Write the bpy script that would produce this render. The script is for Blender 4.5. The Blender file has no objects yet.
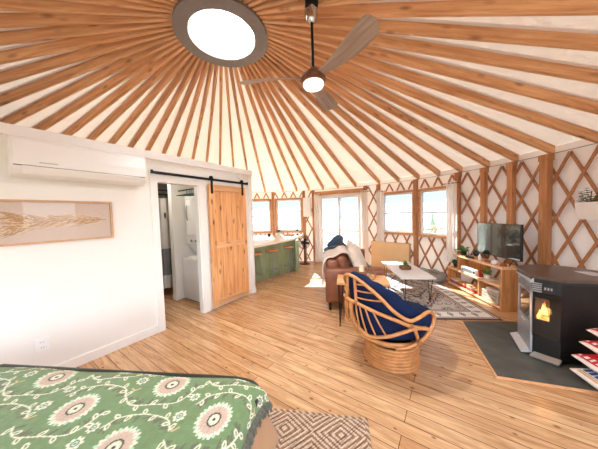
import bpy, bmesh, math, random
import numpy as np
from mathutils import Vector, Matrix
random.seed(7)
rng = np.random.default_rng(11)
PI = math.pi
SC = bpy.context.scene
COL = SC.collection

# ---------------------------------------------------------------- geometry of the place
CX, CY, YR = -0.876, 2.902, 4.607          # yurt centre and wall radius
HE, HR, RR = 2.308, 3.798, 0.534           # eave height, ring height, ring radius
HC = 1.55                                  # camera height
T = Vector((0.561, 0.828, 0.0)).normalized()      # along the white partition
N = Vector((-0.828, 0.561, 0.0)).normalized()     # into the bathroom
PD = 3.317

def PW(s, w, z=0.0):
    v = T * s + N * (PD + w)
    return Vector((v.x, v.y, z))

def RP(deg, r, z=0.0):
    a = math.radians(deg)
    return Vector((CX + r * math.cos(a), CY + r * math.sin(a), z))

# ---------------------------------------------------------------- colours and materials
def lin(c):
    return tuple(((v / 255.0) / 12.92 if v / 255.0 <= 0.04045 else ((v / 255.0 + 0.055) / 1.055) ** 2.4) for v in c[:3])

def rgba(c):
    return (*lin(c), 1.0)

def new_mat(name):
    m = bpy.data.materials.new(name)
    m.use_nodes = True
    nt = m.node_tree
    b = nt.nodes['Principled BSDF']
    return m, nt, b

def add_bump(nt, b, fac_socket, strength=0.2, dist=0.01):
    bp = nt.nodes.new('ShaderNodeBump')
    bp.inputs['Strength'].default_value = strength
    bp.inputs['Distance'].default_value = dist
    nt.links.new(fac_socket, bp.inputs['Height'])
    nt.links.new(bp.outputs['Normal'], b.inputs['Normal'])

def plain(name, c, rough=0.5, metal=0.0, var=0.06, vscale=9.0, bump=0.0, spec=0.5, sheen=0.0, coat=0.0, emit=None, estr=0.0):
    m, nt, b = new_mat(name)
    tc = nt.nodes.new('ShaderNodeTexCoord')
    nz = nt.nodes.new('ShaderNodeTexNoise')
    nz.inputs['Scale'].default_value = vscale
    nz.inputs['Detail'].default_value = 4
    nt.links.new(tc.outputs['Object'], nz.inputs['Vector'])
    rp = nt.nodes.new('ShaderNodeValToRGB')
    l = lin(c)
    rp.color_ramp.elements[0].position = 0.3
    rp.color_ramp.elements[1].position = 0.7
    rp.color_ramp.elements[0].color = (*[max(0, v * (1 - var)) for v in l], 1)
    rp.color_ramp.elements[1].color = (*[min(1, v * (1 + var)) for v in l], 1)
    nt.links.new(nz.outputs['Fac'], rp.inputs['Fac'])
    nt.links.new(rp.outputs['Color'], b.inputs['Base Color'])
    b.inputs['Roughness'].default_value = rough
    b.inputs['Metallic'].default_value = metal
    b.inputs['Specular IOR Level'].default_value = spec
    b.inputs['Sheen Weight'].default_value = sheen
    b.inputs['Coat Weight'].default_value = coat
    if emit:
        b.inputs['Emission Color'].default_value = rgba(emit)
        b.inputs['Emission Strength'].default_value = estr
    if bump:
        add_bump(nt, b, nz.outputs['Fac'], bump, 0.01)
    return m

def wood(name, light, dark, axis='X', rough=0.5, grain=1.0, knots=0.5, rot=0.0, tint=0.12, spec=0.35):
    m, nt, b = new_mat(name)
    L = nt.links
    tc = nt.nodes.new('ShaderNodeTexCoord')
    info = nt.nodes.new('ShaderNodeObjectInfo')
    off = nt.nodes.new('ShaderNodeVectorMath'); off.operation = 'SCALE'
    cmb = nt.nodes.new('ShaderNodeCombineXYZ')
    for i in range(3):
        L.new(info.outputs['Random'], cmb.inputs[i])
    L.new(cmb.outputs[0], off.inputs[0]); off.inputs['Scale'].default_value = 37.0
    ad = nt.nodes.new('ShaderNodeVectorMath'); ad.operation = 'ADD'
    L.new(tc.outputs['Object'], ad.inputs[0]); L.new(off.outputs[0], ad.inputs[1])
    r0 = nt.nodes.new('ShaderNodeMapping')
    r0.inputs['Rotation'].default_value = (0, 0, rot)
    L.new(ad.outputs[0], r0.inputs['Vector'])
    mp = nt.nodes.new('ShaderNodeMapping')
    sc = [16 * grain] * 3
    sc['XYZ'.index(axis)] = 1.1 * grain
    mp.inputs['Scale'].default_value = sc
    L.new(r0.outputs[0], mp.inputs['Vector'])
    nz = nt.nodes.new('ShaderNodeTexNoise')
    nz.inputs['Scale'].default_value = 1.6
    nz.inputs['Detail'].default_value = 7
    nz.inputs['Roughness'].default_value = 0.62
    nz.inputs['Distortion'].default_value = 0.7
    L.new(mp.outputs[0], nz.inputs['Vector'])
    rp = nt.nodes.new('ShaderNodeValToRGB')
    rp.color_ramp.elements[0].position = 0.34
    rp.color_ramp.elements[0].color = rgba(dark)
    rp.color_ramp.elements[1].position = 0.62
    rp.color_ramp.elements[1].color = rgba(light)
    L.new(nz.outputs['Fac'], rp.inputs['Fac'])
    col = rp.outputs['Color']
    if knots:
        mk = nt.nodes.new('ShaderNodeMapping')
        sk = [9.0] * 3
        sk['XYZ'.index(axis)] = 3.4
        mk.inputs['Scale'].default_value = sk
        L.new(r0.outputs[0], mk.inputs['Vector'])
        vo = nt.nodes.new('ShaderNodeTexVoronoi')
        vo.inputs['Scale'].default_value = 1.0
        L.new(mk.outputs[0], vo.inputs['Vector'])
        kr = nt.nodes.new('ShaderNodeValToRGB')
        kr.color_ramp.elements[0].position = 0.05
        kr.color_ramp.elements[0].color = (1, 1, 1, 1)
        kr.color_ramp.elements[1].position = 0.23
        kr.color_ramp.elements[1].color = (0, 0, 0, 1)
        L.new(vo.outputs['Distance'], kr.inputs['Fac'])
        ml = nt.nodes.new('ShaderNodeMath'); ml.operation = 'MULTIPLY'
        ml.inputs[1].default_value = knots
        L.new(kr.outputs['Color'], ml.inputs[0])
        mx = nt.nodes.new('ShaderNodeMixRGB')
        L.new(ml.outputs[0], mx.inputs['Fac'])
        L.new(col, mx.inputs['Color1'])
        mx.inputs['Color2'].default_value = rgba((92, 52, 26))
        col = mx.outputs['Color']
    hv = nt.nodes.new('ShaderNodeHueSaturation')
    mr = nt.nodes.new('ShaderNodeMapRange')
    mr.inputs['To Min'].default_value = 1 - tint
    mr.inputs['To Max'].default_value = 1 + tint
    L.new(info.outputs['Random'], mr.inputs['Value'])
    L.new(mr.outputs[0], hv.inputs['Value'])
    L.new(col, hv.inputs['Color'])
    L.new(hv.outputs['Color'], b.inputs['Base Color'])
    b.inputs['Roughness'].default_value = rough
    b.inputs['Specular IOR Level'].default_value = spec
    add_bump(nt, b, nz.outputs['Fac'], 0.08, 0.004)
    return m

def fabric_shell(name, c, trans, bump=0.25, scale=7.0, mixf=0.5, wave=False):
    m, nt, b = new_mat(name)
    L = nt.links
    out = nt.nodes['Material Output']
    b.inputs['Base Color'].default_value = rgba(c)
    b.inputs['Roughness'].default_value = 0.75
    b.inputs['Specular IOR Level'].default_value = 0.2
    tr = nt.nodes.new('ShaderNodeBsdfTranslucent')
    tr.inputs['Color'].default_value = rgba(trans)
    mx = nt.nodes.new('ShaderNodeMixShader')
    mx.inputs['Fac'].default_value = mixf
    L.new(b.outputs[0], mx.inputs[1]); L.new(tr.outputs[0], mx.inputs[2])
    L.new(mx.outputs[0], out.inputs['Surface'])
    tc = nt.nodes.new('ShaderNodeTexCoord')
    nz = nt.nodes.new('ShaderNodeTexNoise')
    nz.inputs['Scale'].default_value = scale
    nz.inputs['Detail'].default_value = 3
    L.new(tc.outputs['Object'], nz.inputs['Vector'])
    bp = nt.nodes.new('ShaderNodeBump')
    bp.inputs['Strength'].default_value = bump
    bp.inputs['Distance'].default_value = 0.03
    L.new(nz.outputs['Fac'], bp.inputs['Height'])
    L.new(bp.outputs['Normal'], b.inputs['Normal'])
    L.new(bp.outputs['Normal'], tr.inputs['Normal'])
    return m

def painted(name, rough=0.85, sheen=0.1, bump=0.2, bscale=160.0):
    m, nt, b = new_mat(name)
    at = nt.nodes.new('ShaderNodeAttribute')
    at.attribute_name = 'Col'
    nt.links.new(at.outputs['Color'], b.inputs['Base Color'])
    b.inputs['Roughness'].default_value = rough
    b.inputs['Sheen Weight'].default_value = sheen
    b.inputs['Specular IOR Level'].default_value = 0.2
    tc = nt.nodes.new('ShaderNodeTexCoord')
    nz = nt.nodes.new('ShaderNodeTexNoise')
    nz.inputs['Scale'].default_value = bscale
    nt.links.new(tc.outputs['Object'], nz.inputs['Vector'])
    add_bump(nt, b, nz.outputs['Fac'], bump, 0.004)
    return m

def glass_pane(name, tint=(0.9, 0.95, 0.97), refl=0.06, graze=0.6):
    m, nt, b = new_mat(name)
    nt.nodes.remove(b)
    out = nt.nodes['Material Output']
    t = nt.nodes.new('ShaderNodeBsdfTransparent')
    t.inputs['Color'].default_value = (*tint, 1)
    g = nt.nodes.new('ShaderNodeBsdfGlossy')
    g.inputs['Roughness'].default_value = 0.02
    lw = nt.nodes.new('ShaderNodeLayerWeight'); lw.inputs['Blend'].default_value = 0.5
    pw = nt.nodes.new('ShaderNodeMath'); pw.operation = 'POWER'; pw.inputs[1].default_value = 5.0
    nt.links.new(lw.outputs['Facing'], pw.inputs[0])
    fr = nt.nodes.new('ShaderNodeMath'); fr.operation = 'MULTIPLY_ADD'
    fr.inputs[1].default_value = graze; fr.inputs[2].default_value = refl
    nt.links.new(pw.outputs[0], fr.inputs[0])
    mx = nt.nodes.new('ShaderNodeMixShader')
    nt.links.new(fr.outputs[0], mx.inputs['Fac'])
    nt.links.new(t.outputs[0], mx.inputs[1]); nt.links.new(g.outputs[0], mx.inputs[2])
    nt.links.new(mx.outputs[0], out.inputs['Surface'])
    return m

def floor_mat():
    m, nt, b = new_mat('pine_floor_planks')
    L = nt.links
    tc = nt.nodes.new('ShaderNodeTexCoord')
    mp = nt.nodes.new('ShaderNodeMapping')
    mp.inputs['Rotation'].default_value = (0, 0, math.radians(34.6))
    mp.inputs['Location'].default_value = (0.3, 0.031, 0)
    L.new(tc.outputs['Object'], mp.inputs['Vector'])
    br = nt.nodes.new('ShaderNodeTexBrick')
    br.offset = 0.37; br.offset_frequency = 2
    br.inputs['Scale'].default_value = 1.0
    br.inputs['Brick Width'].default_value = 3.4
    br.inputs['Row Height'].default_value = 0.117
    br.inputs['Mortar Size'].default_value = 0.0028
    br.inputs['Mortar Smooth'].default_value = 0.3
    br.inputs['Bias'].default_value = 0.0
    br.inputs['Color1'].default_value = rgba((214, 175, 132))
    br.inputs['Color2'].default_value = rgba((198, 151, 106))
    br.inputs['Mortar'].default_value = rgba((96, 62, 38))
    L.new(mp.outputs[0], br.inputs['Vector'])
    # every plank gets its own stretch of grain: shift by its brick colour
    gm = nt.nodes.new('ShaderNodeMapping')
    gm.inputs['Scale'].default_value = (1.6, 15, 1)
    L.new(mp.outputs[0], gm.inputs['Vector'])
    nz = nt.nodes.new('ShaderNodeTexNoise')
    nz.inputs['Scale'].default_value = 1.5; nz.inputs['Detail'].default_value = 7
    nz.inputs['Roughness'].default_value = 0.65; nz.inputs['Distortion'].default_value = 0.9
    L.new(gm.outputs[0], nz.inputs['Vector'])
    rp = nt.nodes.new('ShaderNodeValToRGB')
    rp.color_ramp.elements[0].position = 0.3; rp.color_ramp.elements[0].color = (0.60, 0.49, 0.39, 1)
    rp.color_ramp.elements[1].position = 0.62; rp.color_ramp.elements[1].color = (1.05, 1.05, 1.05, 1)
    L.new(nz.outputs['Fac'], rp.inputs['Fac'])
    mu = nt.nodes.new('ShaderNodeMixRGB'); mu.blend_type = 'MULTIPLY'; mu.inputs['Fac'].default_value = 1
    L.new(br.outputs['Color'], mu.inputs['Color1']); L.new(rp.outputs['Color'], mu.inputs['Color2'])
    km = nt.nodes.new('ShaderNodeMapping'); km.inputs['Scale'].default_value = (4.4, 7.6, 1)
    L.new(mp.outputs[0], km.inputs['Vector'])
    vo = nt.nodes.new('ShaderNodeTexVoronoi'); vo.voronoi_dimensions = '2D'; vo.inputs['Scale'].default_value = 1
    L.new(km.outputs[0], vo.inputs['Vector'])
    # knots vary in size: threshold modulated by the cell colour
    kd = nt.nodes.new('ShaderNodeMath'); kd.operation = 'DIVIDE'
    sep = nt.nodes.new('ShaderNodeSeparateColor')
    L.new(vo.outputs['Color'], sep.inputs[0])
    pw = nt.nodes.new('ShaderNodeMath'); pw.operation = 'POWER'; pw.inputs[1].default_value = 2.1
    L.new(sep.outputs[0], pw.inputs[0])
    L.new(vo.outputs['Distance'], kd.inputs[0]); L.new(pw.outputs[0], kd.inputs[1])
    kr = nt.nodes.new('ShaderNodeValToRGB')
    kr.color_ramp.elements[0].position = 0.05; kr.color_ramp.elements[0].color = (0.75, 0.75, 0.75, 1)
    kr.color_ramp.elements[1].position = 0.13; kr.color_ramp.elements[1].color = (0, 0, 0, 1)
    L.new(kd.outputs[0], kr.inputs['Fac'])
    mk = nt.nodes.new('ShaderNodeMixRGB')
    L.new(kr.outputs['Color'], mk.inputs['Fac'])
    L.new(mu.outputs['Color'], mk.inputs['Color1'])
    mk.inputs['Color2'].default_value = rgba((110, 66, 36))
    L.new(mk.outputs['Color'], b.inputs['Base Color'])
    b.inputs['Roughness'].default_value = 0.27
    b.inputs['Specular IOR Level'].default_value = 0.5
    iv = nt.nodes.new('ShaderNodeMath'); iv.operation = 'SUBTRACT'; iv.inputs[0].default_value = 1
    L.new(br.outputs['Fac'], iv.inputs[1])
    add_bump(nt, b, iv.outputs[0], 0.35, 0.004)
    return m

MAT = {}
MAT['floor'] = floor_mat()
MAT['rafter'] = wood('fir_rafter', (224, 176, 130), (188, 134, 88), 'X', 0.6, 0.8, 0.6)
MAT['post'] = wood('fir_post', (196, 140, 94), (160, 106, 66), 'Z', 0.55, 1, 0.5)
MAT['lattice'] = plain('fir_lattice', (170, 116, 76), 0.6, var=0.14, vscale=14)
MAT['casing'] = wood('window_casing_fir', (206, 154, 110), (174, 122, 82), 'X', 0.55, 1, 0.2)
MAT['knotty'] = wood('knotty_pine_door', (230, 176, 122), (200, 138, 86), 'Z', 0.5, 0.8, 1.0)
MAT['knotty_rail'] = wood('knotty_pine_rail', (230, 184, 136), (206, 150, 102), 'X', 0.5, 0.8, 0.5)
MAT['stand'] = wood('stand_maple', (216, 158, 100), (176, 112, 62), 'Z', 0.45, 0.8, 0.25)
MAT['stand_top'] = wood('stand_top_maple', (236, 198, 156), (216, 168, 120), 'Y', 0.4, 0.8, 0.1)
MAT['table_top'] = wood('side_table_wood', (220, 172, 124), (196, 142, 94), 'X', 0.45, 1, 0.3)
MAT['tray'] = wood('tray_wood', (206, 160, 114), (170, 122, 80), 'X', 0.5, 1.4, 0)
MAT['crate'] = wood('dark_crate_wood', (150, 102, 66), (104, 68, 40), 'X', 0.6, 1.4, 0)
MAT['stool_seat'] = wood('stool_seat_wood', (214, 148, 88), (180, 112, 60), 'X', 0.45, 1.4, 0)
MAT['rattan'] = plain('rattan_cane', (192, 130, 74), 0.42, var=0.2, vscale=16, coat=0.2)
MAT['rattan_dark'] = plain('rattan_binding', (150, 96, 52), 0.5, var=0.2, vscale=30)
MAT['roof'] = fabric_shell('roof_canvas', (228, 221, 213), (255, 240, 224), 0.7, 8.0, 0.013)
MAT['liner'] = fabric_shell('wall_canvas', (244, 238, 232), (255, 238, 220), 0.3, 3.2, 0.013)
MAT['white_wall'] = plain('white_paint', (240, 238, 232), 0.6, var=0.015, vscale=3)
MAT['white_trim'] = plain('white_trim_paint', (242, 240, 236), 0.4, var=0.01)
MAT['white_plastic'] = plain('white_plastic', (242, 242, 240), 0.3, var=0.01)
MAT['enamel'] = plain('white_enamel', (236, 236, 234), 0.2, var=0.01, coat=0.3)
MAT['vinyl'] = plain('white_vinyl_sash', (240, 240, 238), 0.35, var=0.01)
MAT['ring'] = plain('grey_ring_paint', (128, 120, 116), 0.6, var=0.08, vscale=20)
MAT['ring_white'] = plain('ring_white', (238, 236, 232), 0.5, var=0.02)
MAT['black_metal'] = plain('black_metal', (26, 27, 28), 0.4, 0.6, var=0.1)
MAT['steel'] = plain('brushed_steel', (206, 208, 210), 0.35, 0.35, var=0.06, vscale=40)
MAT['galv'] = plain('galvanised_metal', (150, 156, 158), 0.42, 0.7, var=0.1)
MAT['silver_paint'] = plain('silver_stove_paint', (164, 166, 168), 0.35, 0.35, var=0.05, vscale=60)
MAT['stove_black'] = plain('stove_black', (9, 11, 9), 0.42, 0.0, var=0.2, vscale=50)
MAT['stove_glass'] = plain('dark_stove_glass', (16, 17, 15), 0.06, 0.0, var=0.05)
MAT['stove_top'] = plain('stove_brown_top', (84, 66, 55), 0.3, 0.2, var=0.1, vscale=30)
MAT['slate'] = plain('dark_slate_hearth', (76, 78, 72), 0.55, var=0.25, vscale=7, bump=0.25)
MAT['green_paint'] = plain('sage_green_paint', (150, 164, 122), 0.5, var=0.08, vscale=5)
MAT['counter'] = wood('sunlit_butcher_block', (252, 242, 226), (240, 222, 196), 'X', 0.25, 0.8, 0, rot=math.radians(-57))  # light wood whitened further, sun glare put into the colour
MAT['leather'] = plain('brown_leather', (124, 70, 42), 0.38, var=0.22, vscale=6, bump=0.12)
MAT['throw'] = plain('beige_knit', (206, 190, 176), 0.95, var=0.12, vscale=40, bump=0.5, sheen=0.3)
MAT['throw_fringe'] = plain('grey_fringe', (168, 160, 152), 0.95, var=0.1)
MAT['cushion_cream'] = plain('cream_cushion', (214, 196, 178), 0.9, var=0.07, vscale=26, bump=0.3, sheen=0.3)
MAT['navy'] = plain('navy_velvet', (14, 30, 64), 0.8, var=0.3, vscale=8, sheen=0.0, spec=0.2)
MAT['navy_throw'] = plain('blue_teal_throw', (42, 70, 94), 0.9, var=0.35, vscale=24, bump=0.3, sheen=0.3)
MAT['white_lam'] = plain('white_tabletop', (236, 234, 232), 0.25, var=0.015)
MAT['grey_quilt'] = plain('grey_quilted_fabric', (146, 144, 140), 0.95, var=0.2, vscale=18, bump=0.4)
MAT['tan_board'] = plain('tan_board', (222, 188, 142), 0.6, var=0.06, vscale=4)
MAT['curtain'] = fabric_shell('curtain_cotton', (252, 248, 242), (255, 250, 242), 0.15, 12.0, 0.4)
MAT['leaf'] = plain('green_leaf', (70, 112, 50), 0.5, var=0.35, vscale=24)
MAT['leaf_light'] = plain('pale_green_leaf', (128, 158, 74), 0.5, var=0.3, vscale=24)
MAT['pine_needle'] = plain('pine_needles', (58, 92, 46), 0.6, var=0.3, vscale=30)
MAT['soil'] = plain('potting_soil', (60, 44, 32), 0.95, var=0.3, vscale=60)
MAT['clay_white'] = plain('white_ceramic', (226, 216, 206), 0.45, var=0.03)
MAT['black_plastic'] = plain('black_plastic', (20, 20, 22), 0.35, var=0.1)
MAT['tv_screen'] = plain('tv_screen_glass', (84, 96, 92), 0.07, 0.6, var=0.02, spec=1.0, coat=1.0)
MAT['tan_duvet'] = plain('tan_duvet', (170, 130, 94), 0.85, var=0.07, vscale=9, bump=0.1, sheen=0.2)
MAT['bed_rail'] = plain('dark_green_bed_rail', (34, 42, 34), 0.45, var=0.15)
MAT['fringe'] = plain('grey_green_fringe', (104, 104, 92), 0.95, var=0.3, vscale=60)
MAT['fan_wood'] = wood('weathered_fan_blade', (172, 154, 140), (136, 118, 106), 'X', 0.5, 1.2, 0)
MAT['fan_hub'] = wood('walnut_fan_hub', (132, 88, 60), (92, 56, 36), 'X', 0.45, 1.4, 0)
MAT['lamp_glass'] = plain('frosted_lamp', (244, 244, 240), 0.4, var=0.0, emit=(255, 246, 230), estr=0.6)
MAT['chrome'] = plain('chrome', (200, 204, 206), 0.12, 1.0, var=0.02)
MAT['bag_red'] = plain('red_bag_film', (190, 36, 48), 0.3, var=0.12, vscale=12)
MAT['bag_white'] = plain('white_bag_film', (232, 226, 220), 0.3, var=0.05, vscale=10)
MAT['bag_blue'] = plain('blue_print', (50, 82, 130), 0.4)
MAT['bag_orange'] = plain('orange_print', (214, 160, 90), 0.4)
MAT['candle'] = plain('ivory_candle', (240, 222, 190), 0.5, var=0.02)
MAT['clear'] = glass_pane('clear_glass', (0.96, 0.98, 0.98))
MAT['pane'] = glass_pane('window_glass', (0.36, 0.385, 0.405), 0.03)
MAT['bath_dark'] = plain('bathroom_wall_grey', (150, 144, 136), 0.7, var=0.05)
MAT['shower'] = plain('shower_curtain_cloth', (206, 202, 196), 0.8, var=0.04)
MAT['shower_grey'] = plain('shower_curtain_grey_band', (128, 126, 126), 0.8, var=0.06)
MAT['magazine_red'] = plain('red_cover', (180, 60, 52), 0.4, var=0.1)
MAT['magazine_cream'] = plain('cream_cover', (224, 208, 186), 0.5, var=0.06)
MAT['magazine_blue'] = plain('blue_cover', (92, 116, 140), 0.5, var=0.06)
MAT['magazine_tan'] = plain('kraft_cover', (196, 148, 100), 0.6, var=0.06)
MAT['pink'] = plain('pink_petals', (214, 96, 116), 0.6)
MAT['bottle'] = plain('dark_bottle_glass', (34, 34, 26), 0.12)
MAT['copper'] = plain('copper_brown', (168, 96, 58), 0.3, 0.5)
MAT['deck'] = plain('weathered_deck', (206, 190, 170), 0.8, var=0.1, vscale=3)
MAT['rail_wood'] = plain('deck_rail_wood', (222, 198, 168), 0.7, var=0.08)
MAT['hill'] = plain('hazy_wooded_hill', (206, 216, 232), 0.95, var=0.2, vscale=0.06)  # pale blue distance haze put into the hill colour
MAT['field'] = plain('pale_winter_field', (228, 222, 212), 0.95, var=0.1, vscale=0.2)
MAT['conifer'] = plain('conifer_lightened', (206, 224, 184), 0.9, var=0.25, vscale=3)  # needle colour lightened, standing in for missing sunlight
MAT['bark'] = plain('bark', (120, 92, 70), 0.9, var=0.2)
MAT['firebrick'] = plain('firebox_lining', (70, 44, 32), 0.9, var=0.3, vscale=12)
MAT['teal'] = plain('teal_hanger', (46, 92, 96), 0.4)
MAT['grey_text'] = plain('grey_print', (150, 150, 150), 0.5)
MAT['blanket'] = painted('woven_green_blanket', 0.9, 0.2, 0.35, 260)
MAT['rug_paint'] = painted('woven_rug', 0.95, 0.1, 0.4, 220)
MAT['jute_paint'] = painted('braided_jute', 0.95, 0.0, 0.3, 150)
MAT['print_paint'] = painted('pressed_print', 0.6, 0.0, 0.0, 40)

def flame_mat():
    m, nt, b = new_mat('flame')
    tc = nt.nodes.new('ShaderNodeTexCoord')
    nz = nt.nodes.new('ShaderNodeTexNoise'); nz.inputs['Scale'].default_value = 16
    nt.links.new(tc.outputs['Object'], nz.inputs['Vector'])
    rp = nt.nodes.new('ShaderNodeValToRGB')
    rp.color_ramp.elements[0].position = 0.35; rp.color_ramp.elements[0].color = rgba((255, 96, 10))
    rp.color_ramp.elements[1].position = 0.66; rp.color_ramp.elements[1].color = rgba((255, 226, 120))
    nt.links.new(nz.outputs['Fac'], rp.inputs['Fac'])
    nt.links.new(rp.outputs['Color'], b.inputs['Emission Color'])
    b.inputs['Emission Strength'].default_value = FLAME
    b.inputs['Base Color'].default_value = (0.2, 0.05, 0.01, 1)
    return m

# ---------------------------------------------------------------- light levels
SUN, SKY, EXPO, FLAME, BATH, FANL = 80.0, 3.8, 1.12, 1.2, 6.0, 20.0
MAT['flame'] = flame_mat()

# ---------------------------------------------------------------- mesh helpers
def BM():
    return bmesh.new()

def add_mesh(bm, vs, fs):
    bv = [bm.verts.new(v) for v in vs]
    for f in fs:
        try:
            bm.faces.new([bv[i] for i in f])
        except ValueError:
            pass
    return bv

BOXF = [(0, 3, 2, 1), (4, 5, 6, 7), (0, 1, 5, 4), (1, 2, 6, 5), (2, 3, 7, 6), (3, 0, 4, 7)]

def box(bm, c, s, mtx=None):
    x, y, z = s[0] / 2, s[1] / 2, s[2] / 2
    c = Vector(c)
    vs = [Vector(v) + c for v in ((-x, -y, -z), (x, -y, -z), (x, y, -z), (-x, y, -z), (-x, -y, z), (x, -y, z), (x, y, z), (-x, y, z))]
    if mtx is not None:
        vs = [mtx @ v for v in vs]
    add_mesh(bm, vs, BOXF)

def boxab(bm, a, b, mtx=None):
    box(bm, [(a[i] + b[i]) / 2 for i in range(3)], [abs(b[i] - a[i]) for i in range(3)], mtx)

def rbox(bm, c, s, r=0.02, seg=3, mtx=None):
    """box with rounded edges"""
    t = bmesh.new()
    box(t, (0, 0, 0), s)
    bmesh.ops.recalc_face_normals(t, faces=t.faces)
    bmesh.ops.bevel(t, geom=t.edges[:], offset=min(r, min(s) * 0.49), segments=seg, profile=0.5, affect='EDGES')
    c = Vector(c)
    t.verts.index_update()
    vs = [(v.co + c) for v in t.verts]
    if mtx is not None:
        vs = [mtx @ v for v in vs]
    add_mesh(bm, vs, [[v.index for v in f.verts] for f in t.faces])
    t.free()

def prism(bm, poly, z0, z1, mtx=None):
    n = len(poly)
    vs = [Vector((p[0], p[1], z0)) for p in poly] + [Vector((p[0], p[1], z1)) for p in poly]
    if mtx is not None:
        vs = [mtx @ v for v in vs]
    fs = [list(range(n))[::-1], list(range(n, 2 * n))] + [(i, (i + 1) % n, n + (i + 1) % n, n + i) for i in range(n)]
    add_mesh(bm, vs, fs)

def bar(bm, p0, p1, w, h, up=(0, 0, 1)):
    p0, p1 = Vector(p0), Vector(p1)
    d = (p1 - p0).normalized()
    up = Vector(up)
    sd = d.cross(up)
    if sd.length < 1e-5:
        sd = d.cross(Vector((1, 0, 0)))
    sd.normalize()
    u = sd.cross(d).normalized()
    vs = []
    for p in (p0, p1):
        for a, b in ((-1, -1), (1, -1), (1, 1), (-1, 1)):
            vs.append(p + sd * (a * w / 2) + u * (b * h / 2))
    add_mesh(bm, vs, [(0, 1, 2, 3), (7, 6, 5, 4), (0, 4, 5, 1), (1, 5, 6, 2), (2, 6, 7, 3), (3, 7, 4, 0)])

def tube(bm, pts, r, n=10, closed=False, caps=True):
    pts = [Vector(p) for p in pts]
    m = len(pts)
    rs = r if isinstance(r, (list, tuple)) else [r] * m
    rings = []
    prev = None
    for i, p in enumerate(pts):
        if closed:
            d = pts[(i + 1) % m] - pts[i - 1]
        else:
            d = pts[min(i + 1, m - 1)] - pts[max(i - 1, 0)]
        d.normalize()
        if prev is None:
            a = d.cross(Vector((0, 0, 1)))
            if a.length < 1e-3:
                a = d.cross(Vector((1, 0, 0)))
        else:
            a = prev - d * prev.dot(d)
        a.normalize()
        prev = a
        b = d.cross(a)
        rings.append([bm.verts.new(p + (a * math.cos(2 * PI * k / n) + b * math.sin(2 * PI * k / n)) * rs[i]) for k in range(n)])
    for i in range(m if closed else m - 1):
        A, B = rings[i], rings[(i + 1) % m]
        for k in range(n):
            bm.faces.new((A[k], A[(k + 1) % n], B[(k + 1) % n], B[k]))
    if caps and not closed:
        bm.faces.new(rings[0][::-1]); bm.faces.new(rings[-1])

def lathe(bm, prof, n=32, c=(0, 0, 0), sx=1.0, sy=1.0, close=True):
    c = Vector(c)
    rings = []
    for r, z in prof:
        if r < 1e-6:
            rings.append([bm.verts.new(c + Vector((0, 0, z)))])
        else:
            rings.append([bm.verts.new(c + Vector((r * sx * math.cos(2 * PI * k / n), r * sy * math.sin(2 * PI * k / n), z))) for k in range(n)])
    for A, B in zip(rings[:-1], rings[1:]):
        if len(A) == 1 and len(B) == 1:
            continue
        for k in range(n):
            k2 = (k + 1) % n
            if len(A) == 1:
                bm.faces.new((A[0], B[k2], B[k]))
            elif len(B) == 1:
                bm.faces.new((A[k], A[k2], B[0]))
            else:
                bm.faces.new((A[k], A[k2], B[k2], B[k]))
    if close:
        for R in (rings[0], rings[-1]):
            if len(R) > 2:
                bm.faces.new(R)

def torus(bm, c, R, r, n=32, k=8, sx=1.0, sy=1.0):
    tube(bm, [Vector(c) + Vector((R * sx * math.cos(2 * PI * i / n), R * sy * math.sin(2 * PI * i / n), 0)) for i in range(n)], r, k, closed=True)

def smooth_pts(pts, k=6, closed=False):
    """Catmull-Rom through the points"""
    P = [Vector(p) for p in pts]
    n = len(P)
    out = []
    rngi = range(n if closed else n - 1)
    for i in rngi:
        p0 = P[(i - 1) % n] if closed or i > 0 else P[0] * 2 - P[1]
        p1, p2 = P[i], P[(i + 1) % n]
        p3 = P[(i + 2) % n] if closed or i + 2 < n else P[-1] * 2 - P[-2]
        for j in range(k):
            t = j / k
            out.append(0.5 * ((2 * p1) + (p2 - p0) * t + (2 * p0 - 5 * p1 + 4 * p2 - p3) * t * t + (3 * p1 - p0 - 3 * p2 + p3) * t ** 3))
    if not closed:
        out.append(P[-1])
    return out

def pillow(bm, c, sx, sy, th, mtx=None, n=14, pinch=0.5):
    """soft cushion: lies in local xy, thickness along z"""
    vs, idx = [], {}
    fs = []
    for side in (1, -1):
        for i in range(n + 1):
            for j in range(n + 1):
                u, v = 2 * i / n - 1, 2 * j / n - 1
                edge = (1 - u ** 4) * (1 - v ** 4)
                x = u * sx / 2 * (1 - 0.07 * (1 - abs(v) ** 2) * abs(u) ** 3 * 0 - 0.05 * (1 - v * v))
                y = v * sy / 2 * (1 - 0.05 * (1 - u * u))
                z = side * th / 2 * max(edge, 0) ** pinch
                if i in (0, n) or j in (0, n):
                    key = (0, i, j); z = 0
                else:
                    key = (side, i, j)
                if key not in idx:
                    idx[key] = len(vs)
                    p = Vector((x, y, z)) + Vector(c)
                    vs.append(mtx @ p if mtx is not None else p)
        for i in range(n):
            for j in range(n):
                q = []
                for a, b in ((i, j), (i + 1, j), (i + 1, j + 1), (i, j + 1)):
                    q.append(idx[(0, a, b)] if a in (0, n) or b in (0, n) else idx[(side, a, b)])
                fs.append(q if side == 1 else q[::-1])
    add_mesh(bm, vs, fs)

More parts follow.
